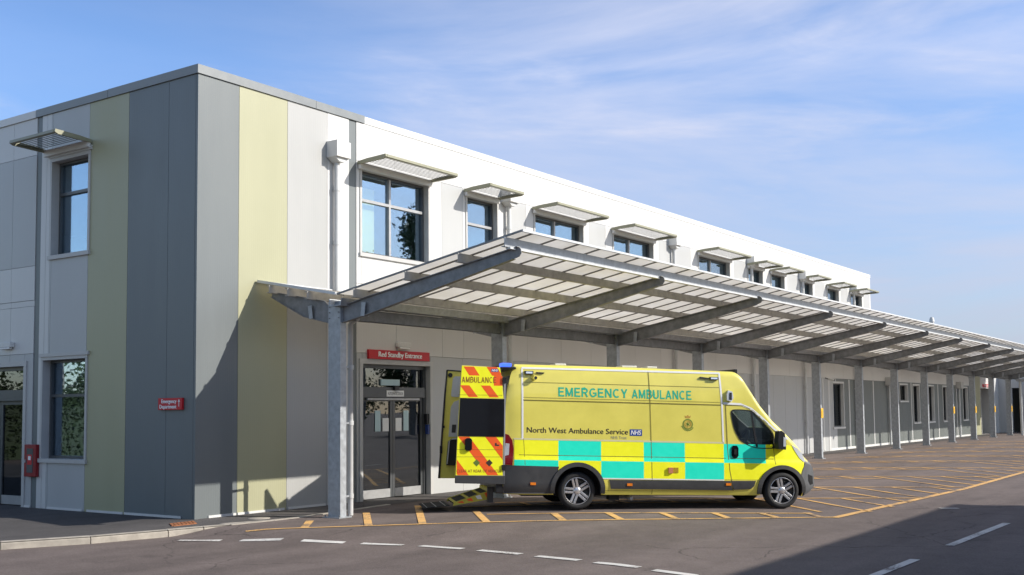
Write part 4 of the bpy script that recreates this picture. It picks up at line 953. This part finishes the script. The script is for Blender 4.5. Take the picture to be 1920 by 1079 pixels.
    # yellow ground
    flat(mb, [[(-2.255, .635), (-1.405, .635), (-1.405, 1.325), (-2.228, 1.325)], [(-2.198, 2.025), (-1.407, 2.025), (-1.435, 2.36), (-1.472, 2.575), (-2.168, 2.60)]], yd - .001, FY_)
    def chev(x0, x1, z0, z1, starts, wdt, slope):
        for s0 in starts:      # stripe falls to the right; s0 = x at z1
            p = [(s0, z1), (s0 + wdt, z1), (s0 + wdt + (z1 - z0) / slope, z0), (s0 + (z1 - z0) / slope, z0)]
            q = clip(p, x0, x1, z0, z1)
            if q: flat(mb, [q], yd - .0018, ORA)
    chev(-2.24, -1.405, .635, 1.325, (-2.76, -2.22, -1.73), .20, 1.28)
    chev(-2.185, -1.45, 2.43, 2.59, (-2.14, -1.72), .19, 1.5); chev(-1.58, -1.425, 2.25, 2.43, (-1.72,), .30, 1.5); chev(-2.195, -1.41, 2.04, 2.25, (-2.20, -1.82), .17, 1.3)
    flat(mb, [[(-2.23, 2.075), (-1.42, 2.075), (-1.42, 2.08), (-2.23, 2.08)], [(-2.24, 1.09), (-1.41, 1.09), (-1.41, 1.095), (-2.24, 1.095)], [(-2.24, .96), (-1.41, .96), (-1.41, .965), (-2.24, .965)]], yd - .0026, GRV)
    for cx_, mt in ((-1.88, CRG), (-1.65, BRN)): flat(mb, [[(cx_, .79), (cx_ + .065, .855), (cx_, .92), (cx_ - .065, .855)]], yd - .0026, mt)
    flat(mb, [[(-1.55, 1.16), (-1.47, 1.16), (-1.47, 1.185), (-1.515, 1.185), (-1.515, 1.215), (-1.55, 1.215)]], yd - .0026, BRN)
    split(mb.build('chevron_panel', ndoor, recalc=False), lambda c: c.z > 1.7)
    dfn = lambda x, z: (x, yd - .0036, z)
    mb = MB(); put_caps(mb, 'AMBULANCE', BRN2, dfn, -2.165, -1.54, 2.30, .105, w=.12); mb.build('lettering', ndoor, recalc=False); mb = MB(); put_text(mb, 'CLEAR AT REAR OF VEHICLE', BRN2, dfn, -2.24, -1.43, .685, .05); mb.build('lettering', ndoor, recalc=False)
    mb = MB(); flat(mb, [[(-1.63, 2.50), (-1.50, 2.50), (-1.50, 2.555), (-1.63, 2.555)]], yd - .0030, NAVY); put_text(mb, 'NHS', WTXT, lambda x, z: (x, yd - .0040, z), -1.62, -1.51, 2.508, .04, bold=.003, shear=.2); mb.build('badge', ndoor, recalc=False)
    mb = MB(); mb.prism([(-2.222, 1.335), (-1.385, 1.325), (-1.385, 2.01), (-2.195, 2.02)], lambda u, v, w: (u, w, v), yd - .008, yd - .002, DGL); mb.build('door_window', ndoor)
    mb = MB(); mb.prism([(-2.10, 1.10), (-2.07, 1.07), (-2.0, 1.07), (-1.97, 1.10), (-1.97, 1.27), (-2.0, 1.30), (-2.07, 1.30), (-2.10, 1.27)], lambda u, v, w: (u, w, v), yd - .04, yd - .003, BLACKG); mb.build('door_handle', ndoor, .008)
    mb = MB(); mb.prism([(-2.266, .49), (-1.36, .47), (-1.36, .625), (-2.262, .63)], lambda u, v, w: (u, w, v), yd - .012, yd + .03, CLAD); mb.build('lower_trim', ndoor, .006)
    mb = MB()
    for z in (.72, 2.3): mb.box(-1.42, -1.355, yd - .02, yd + .03, z, z + .10, BLACK)
    mb.box(-1.39, -1.36, yd + .01, yd + .05, .6, 2.4, ALUL); mb.build('hinge', ndoor)
    yf = 1.0
    mb = MB(); mb.prism([(-1.40, .46), (-1.40, 2.55), (-2.20, 2.60), (-2.24, 2.1), (-2.335, .46)], lambda u, v, w: (u, w, v), yf, yf + .08, PAINT); fdoor = mb.build('rear_door', root, .01); fdoor['label'] = 'far rear door showing its yellow inner frame with white panels'
    mb = MB(); fl = lambda p, a, b, mt: mb.prism(p, lambda u, v, w: (u, w, v), a, b, mt)
    fl([(-2.345, .46), (-2.25, 2.1), (-2.21, 2.60), (-2.19, 2.60), (-2.225, 2.1), (-2.32, .46)], yf - .02, yf + .1, BLACK); fl([(-2.2, 2.585), (-1.4, 2.54), (-1.4, 2.56), (-2.2, 2.61)], yf - .01, yf + .1, BLACK); mb.build('door_seal', fdoor)
    mb = MB(); fl([(-2.12, 2.1), (-2.085, 2.44), (-2.04, 2.48), (-1.5, 2.46), (-1.5, 2.07), (-2.10, 2.07)], yf - .012, yf - .001, INNER); fl([(-2.16, 1.28), (-2.12, 1.87), (-2.06, 1.97), (-1.96, 2.01), (-1.5, 2.01), (-1.5, 1.28)], yf - .012, yf - .001, INNER); mb.build('inner_panel', fdoor)
    mb = MB(); fl([(-2.20, .72), (-2.17, 1.18), (-2.10, 1.24), (-1.5, 1.24), (-1.5, .72)], yf - .10, yf - .001, BLACK); mb.tube([(-2.19, yf - .12, .75), (-2.155, yf - .12, 1.2), (-2.08, yf - .12, 1.24), (-1.8, yf - .12, 1.24)], .014, ALUL, 8); fl([(-2.10, 1.36), (-2.02, 1.36), (-2.01, 1.52), (-2.09, 1.52)], yf - .02, yf - .012, CLAD); mb.build('door_pocket', fdoor)
    mb = MB(); mb.tube([(-2.14, yf - .03, 2.50), (-2.14, yf - .005, 2.50)], .045, BLACK, 10); mb.box(-2.33, -2.28, yf - .04, yf, .95, 1.10, BLACK); mb.box(-2.29, -2.24, yf - .04, yf, 1.45, 1.50, BLACK); islands(mb.build('door_latch', fdoor))
    # --- folding ramp
    RY = mat('ramp_yellow', (.55, .48, .06), .5, 0, .1, 20); RB = mat('ramp_black', (.02, .02, .021), .75, 0, .2, 30, .5, 150)
    y0, y1 = -.55, .45
    P = [(-1.50, .34), (-2.22, .10), (-2.30, .06), (-2.78, .012)]
    mb = MB()
    def slab(a, b, th, mt, yy0=y0, yy1=y1, up=0):
        d = Vector((b[0] - a[0], b[1] - a[1])).normalized(); n_ = Vector((-d.y, d.x)); n_ = n_ if n_.y > 0 else -n_
        pts = [(a[0] + n_.x * up, a[1] + n_.y * up), (b[0] + n_.x * up, b[1] + n_.y * up), (b[0] + n_.x * (up - th), b[1] + n_.y * (up - th)), (a[0] + n_.x * (up - th), a[1] + n_.y * (up - th))]
        mb.prism(pts, lambda u, v, w: (u, w, v), yy0, yy1, mt)
    slab(P[0], P[1], .03, RB); slab(P[2], P[3], .012, RB); rp = mb.build('ramp', root)
    mb = MB()
    for t in (.0, .3, .6, .93):
        a = Vector(P[0]).lerp(Vector(P[1]), t); b = Vector(P[0]).lerp(Vector(P[1]), t + .07); slab(a, b, .004, RY, up=.004)
    for t in (.15, .5, .85): a = Vector(P[2]).lerp(Vector(P[3]), t); b = Vector(P[2]).lerp(Vector(P[3]), t + .03); slab(a, b, .003, ALUL, up=.003)
    mb.build('grip_strip', rp)
    for yy in (y0, y1):
        mb = MB(); a, b = P[0], P[1]
        o = -.012 if yy == y0 else 0
        mb.prism([(a[0], a[1] + .01), (b[0], b[1] + .015), (b[0] - .02, b[1] - .05), (a[0], a[1] - .16)], lambda u, v, w: (u, w, v), yy + o, yy + o + .012, RY)
        for k in range(4):
            u = a[0] + (b[0] - a[0]) * (.1 + .23 * k); zc = a[1] + (b[1] - a[1]) * (.1 + .23 * k)
            w_ = yy + o - .003 if yy == y0 else yy + .015
            mb.add([(u, w_, zc - .01), (u - .09, w_, zc - .035), (u - .05, w_, zc - .11 + .02 * k), (u + .04, w_, zc - .11 + .02 * k)], [(0, 1, 2, 3)], ORA if k != 1 else WTXT)
        mb.build('ramp_side', rp)
    mb = MB(); mb.box(-1.62, -1.52, -.72, -.60, .12, .40, CLAD); mb.box(-1.60, -1.50, -.60, .5, .28, .36, RY); mb.build('ramp_bracket', rp)
    return root
ambulance()

# ------------------------------------------------------------------ things outside the frame that shade or reflect
mb = MB(); mb.box(-34, 15.26, -34, -20.2, -.3, 6.33, LGREY); mb.box(-34.1, 15.36, -34.1, -20.1, 6.33, 6.43, WFLASH)
OB = mb.build('opposite_building'); tag(OB, 'plain grey two storey block across the road that throws the road shadow', 'building')
mb = MB()
for k in range(12):
    for z in (.9, 3.9): mb.box(-32 + 3.9 * k, -30 + 3.9 * k, -20.2, -20.12, z, z + 1.5, ALU)
islands(mb.build('window', OB))
BARK = mat('pale_bark', (.30, .28, .25), .9, 0, .35, 6, .5, 30)
def leafmat(n, c):
    m = mat(n, c, .6, 0, .3, 1.5); return m
LEAF = [leafmat('birch_leaf', (.075, .105, .030)), leafmat('hedge_leaf', (.030, .046, .016)), leafmat('dark_leaf', (.045, .075, .025))]
def tree(x, y, h, r, label, lm, seed, n=2600, drop=.5, z0=.22):
    rnd = random.Random(seed); root = empty('birch_tree' if lm is LEAF[0] else 'broadleaf_tree', (x, y, 0), label=label, cat='tree', group='trees across the road')
    mb = MB(); mb.tube([(0, 0, -.2), (.1, .05, h * .4), (-.05, .1, h * .75), (0, 0, h * .97)], .16 * h / 10, BARK, 10, .02)
    tips = []
    for k in range(16):
        z = h * (z0 + .06 + (.9 - z0) * k / 16); a = rnd.uniform(0, 2 * pi); L = r * (1.05 - .75 * ((z / h - z0) / (1 - z0))) * rnd.uniform(.7, 1.05)
        e = Vector((cos(a) * L, sin(a) * L, z + L * .55)); mb.tube([(0, 0, z), tuple(e * .55 + Vector((0, 0, z)) * .42), tuple(e)], .05 * h / 10, BARK, 6, .012); tips.append((Vector((0, 0, z)), e))
    mb.build('trunk', root)
    mb = MB()
    for k in range(n):
        b, e = rnd.choice(tips); t = rnd.uniform(.3, 1.08); p = b.lerp(e, t) + Vector((rnd.gauss(0, .42), rnd.gauss(0, .42), rnd.gauss(-.25, .5) - abs(rnd.gauss(0, drop))))
        s = rnd.uniform(.10, .24); u = Vector((rnd.gauss(0, 1), rnd.gauss(0, 1), rnd.gauss(0, 1))).normalized(); v = u.cross(Vector((rnd.gauss(0, 1), rnd.gauss(0, 1), rnd.gauss(0, 1)))).normalized()
        mb.add([p - u * s, p + v * s * .6, p + u * s, p - v * s * .6], [(0, 1, 2, 3)], lm)
    mb.build('crown', root, recalc=False)
tree(59.8, -45, 20.5, 3.6, 'tall birch reflected in the big upper window', LEAF[2], 1, 8000, .9, .06)
tree(54.5, -46, 16, 2.6, 'shorter slender tree left of the reflected birch', LEAF[0], 2, 2600, .6, .1)
tree(-20, 29, 13, 3.2, 'weeping birch behind the hedge, reflected in the left windows', LEAF[0], 3, 2600, 1.3, .2)
tree(-33, 33, 11, 4.0, 'broad dark tree at the far end of the hedge', LEAF[2], 4, 2400, .5, .12)
tree(-27, 46, 12, 4.4, 'dark tree standing back behind the hedge', LEAF[2], 5, 2400, .5, .12)
mb = MB(); rnd = random.Random(9)
for k in range(44000):
    t = rnd.random(); x = -34 + 30 * t; y = 24 + 10 * t + rnd.uniform(-.9, .9); z = abs(rnd.gauss(0, 1)) * .1 + rnd.random() * (3.2 + .35 * sin(x * 1.3) + .3 * sin(x * 3.1))
    s = rnd.uniform(.05, .11); u = Vector((rnd.gauss(0, 1), rnd.gauss(0, 1), rnd.gauss(0, 1))).normalized(); v = u.cross(Vector((rnd.gauss(0, 1), rnd.gauss(0, 1), rnd.gauss(0, 1)))).normalized(); p = Vector((x, y, z))
    mb.add([p - u * s, p + v * s * .7, p + u * s, p - v * s * .7], [(0, 1, 2, 3)], LEAF[1])
cv = []
for k in range(31):
    t = k / 30; x = -34 + 30 * t; y = 24 + 10 * t; h = 2.85 + .3 * sin(x * 1.3) + .2 * sin(x * 3.1)
    cv += [(x + .15, y - .62, -.1), (x, y - .5, h * .8), (x - .1, y, h), (x - .2, y + .5, h * .8), (x - .25, y + .62, -.1)]
mb.add(cv, [(5 * k + j, 5 * k + j + 1, 5 * k + j + 6, 5 * k + j + 5) for k in range(30) for j in range(4)], LEAF[1])
tag(mb.build('hedge', recalc=False), 'long dark hedge across the side road, seen mirrored in the left windows', 'hedge')

# ------------------------------------------------------------------ light, sky, camera
SUN = Vector((.45, -1.0, .655)).normalized(); elev = math.asin(SUN.z); az = math.atan2(SUN.x, SUN.y)
w = bpy.data.worlds.new('World'); bpy.context.scene.world = w; w.use_nodes = True; nt = w.node_tree; bg = nt.nodes['Background']; L = nt.links
sky = nt.nodes.new('ShaderNodeTexSky'); sky.sky_type = 'NISHITA'; sky.sun_disc = False; sky.sun_elevation = elev; sky.sun_rotation = az; sky.air_density = 1.0; sky.dust_density = .6; sky.ozone_density = 2.0
tc = nt.nodes.new('ShaderNodeTexCoord')
def cloud(sc, rot, scale, lo, hi, amt, seed):
    mp = nt.nodes.new('ShaderNodeMapping'); mp.vector_type = 'POINT'; mp.inputs['Rotation'].default_value = rot; mp.inputs['Scale'].default_value = sc; mp.inputs['Location'].default_value = (seed, seed * .7, 0)
    n = nt.nodes.new('ShaderNodeTexNoise'); n.inputs['Scale'].default_value = scale; n.inputs['Detail'].default_value = 7; n.inputs['Roughness'].default_value = .58; n.inputs['Distortion'].default_value = .5
    r = nt.nodes.new('ShaderNodeMapRange'); r.interpolation_type = 'SMOOTHSTEP'; r.inputs['From Min'].default_value = lo; r.inputs['From Max'].default_value = hi; r.inputs['To Max'].default_value = amt
    L.new(tc.outputs['Generated'], mp.inputs[0]); L.new(mp.outputs[0], n.inputs['Vector']); L.new(n.outputs[0], r.inputs['Value']); return r
c1 = cloud((1, 1, 5.0), (rad(12), rad(-9), rad(20)), 1.5, .27, .68, .95, 3.1); c2 = cloud((1, 1, 4.5), (rad(-30), rad(26), 0), 2.6, .56, .80, .55, 8.4)
ad = nt.nodes.new('ShaderNodeMath'); ad.operation = 'ADD'; ad.use_clamp = True; sx_ = nt.nodes.new('ShaderNodeSeparateXYZ'); L.new(tc.outputs['Generated'], sx_.inputs[0])
wm = nt.nodes.new('ShaderNodeMapRange'); wm.interpolation_type = 'SMOOTHSTEP'; wm.inputs['From Min'].default_value = .58; wm.inputs['From Max'].default_value = .90; wm.inputs['To Min'].default_value = .10; L.new(sx_.outputs[0], wm.inputs['Value'])
c1m = nt.nodes.new('ShaderNodeMath'); c1m.operation = 'MULTIPLY'; L.new(c1.outputs[0], c1m.inputs[0]); L.new(wm.outputs[0], c1m.inputs[1])
L.new(c1m.outputs[0], ad.inputs[0]); L.new(c2.outputs[0], ad.inputs[1])
mx = nt.nodes.new('ShaderNodeMix'); mx.data_type = 'RGBA'; L.new(ad.outputs[0], mx.inputs[0]); L.new(sky.outputs[0], mx.inputs[6]); mx.inputs[7].default_value = (5.0, 4.6, 4.6, 1)
# sky tint by direction: bluer towards the view, brighter elsewhere as added fill light
dp = nt.nodes.new('ShaderNodeVectorMath'); dp.operation = 'DOT_PRODUCT'; L.new(tc.outputs['Generated'], dp.inputs[0]); dp.inputs[1].default_value = (.78, .59, .21)
lob = nt.nodes.new('ShaderNodeMapRange'); lob.interpolation_type = 'SMOOTHSTEP'; lob.inputs['From Min'].default_value = .40; lob.inputs['From Max'].default_value = .88
L.new(dp.outputs['Value'], lob.inputs['Value'])
tn = nt.nodes.new('ShaderNodeMix'); tn.data_type = 'RGBA'; L.new(lob.outputs[0], tn.inputs[0]); tn.inputs[6].default_value = (2.12, 2.08, 2.12, 1); tn.inputs[7].default_value = (1.33, 1.54, 1.92, 1)
v2 = nt.nodes.new('ShaderNodeVectorMath'); v2.operation = 'MULTIPLY'; L.new(mx.outputs[2], v2.inputs[0]); L.new(tn.outputs[2], v2.inputs[1])
sp = nt.nodes.new('ShaderNodeSeparateXYZ'); L.new(tc.outputs['Generated'], sp.inputs[0])
hz = nt.nodes.new('ShaderNodeValToRGB'); cr = hz.color_ramp; cr.elements[0].position = 0; cr.elements[0].color = (.35,) * 3 + (1,); cr.elements[1].position = 1; cr.elements[1].color = (.27,) * 3 + (1,)
for p_, v_ in ((.10, .42), (.30, .52), (.60, .38)): e_ = cr.elements.new(p_); e_.color = (v_, v_, v_, 1)
dbl = nt.nodes.new('ShaderNodeMath'); dbl.operation = 'MULTIPLY'; dbl.inputs[1].default_value = 2.1; L.new(sp.outputs[2], hz.inputs[0]); L.new(hz.outputs[0], dbl.inputs[0])
v3 = nt.nodes.new('ShaderNodeVectorMath'); v3.operation = 'SCALE'; L.new(v2.outputs[0], v3.inputs[0]); L.new(dbl.outputs[0], v3.inputs['Scale'])
L.new(v3.outputs[0], bg.inputs['Color']); bg.inputs['Strength'].default_value = .08
ld = bpy.data.lights.new('sun', 'SUN'); ld.energy = 4.6; ld.angle = rad(.5); ld.color = (1, .945, .86)
lo = bpy.data.objects.new('sun', ld); C.objects.link(lo); lo.rotation_euler = (-SUN).to_track_quat('-Z', 'Y').to_euler(); lo.location = (30, -60, 40)

cd = bpy.data.cameras.new('camera'); cam = bpy.data.objects.new('camera', cd); C.objects.link(cam)
yaw, pitch, roll = .6071957825, .0667611177, -.0103256741
f_ = Vector((cos(pitch) * cos(yaw), cos(pitch) * sin(yaw), sin(pitch))); r_ = f_.cross(Vector((0, 0, 1))).normalized(); u_ = r_.cross(f_)
r2 = r_ * cos(roll) + u_ * sin(roll); u2 = u_ * cos(roll) - r_ * sin(roll)
Mx = Matrix((r2, u2, -f_)).transposed().to_4x4(); Mx.translation = (-12.62413, -15.52571, 1.836486); cam.matrix_world = Mx
cd.sensor_width = 36; cd.sensor_fit = 'HORIZONTAL'; cd.lens = 2058.809 / 1920 * 36; cd.shift_y = (632.363 - 539.5) / 1920; cd.clip_start = .1; cd.clip_end = 3000
sc = bpy.context.scene; sc.camera = cam
sc.view_settings.view_transform = 'Standard'; sc.view_settings.look = 'None'; sc.view_settings.exposure = .35; sc.view_settings.gamma = 1
sc.render.engine = 'CYCLES'; sc.cycles.max_bounces = 8; sc.cycles.transparent_max_bounces = 12
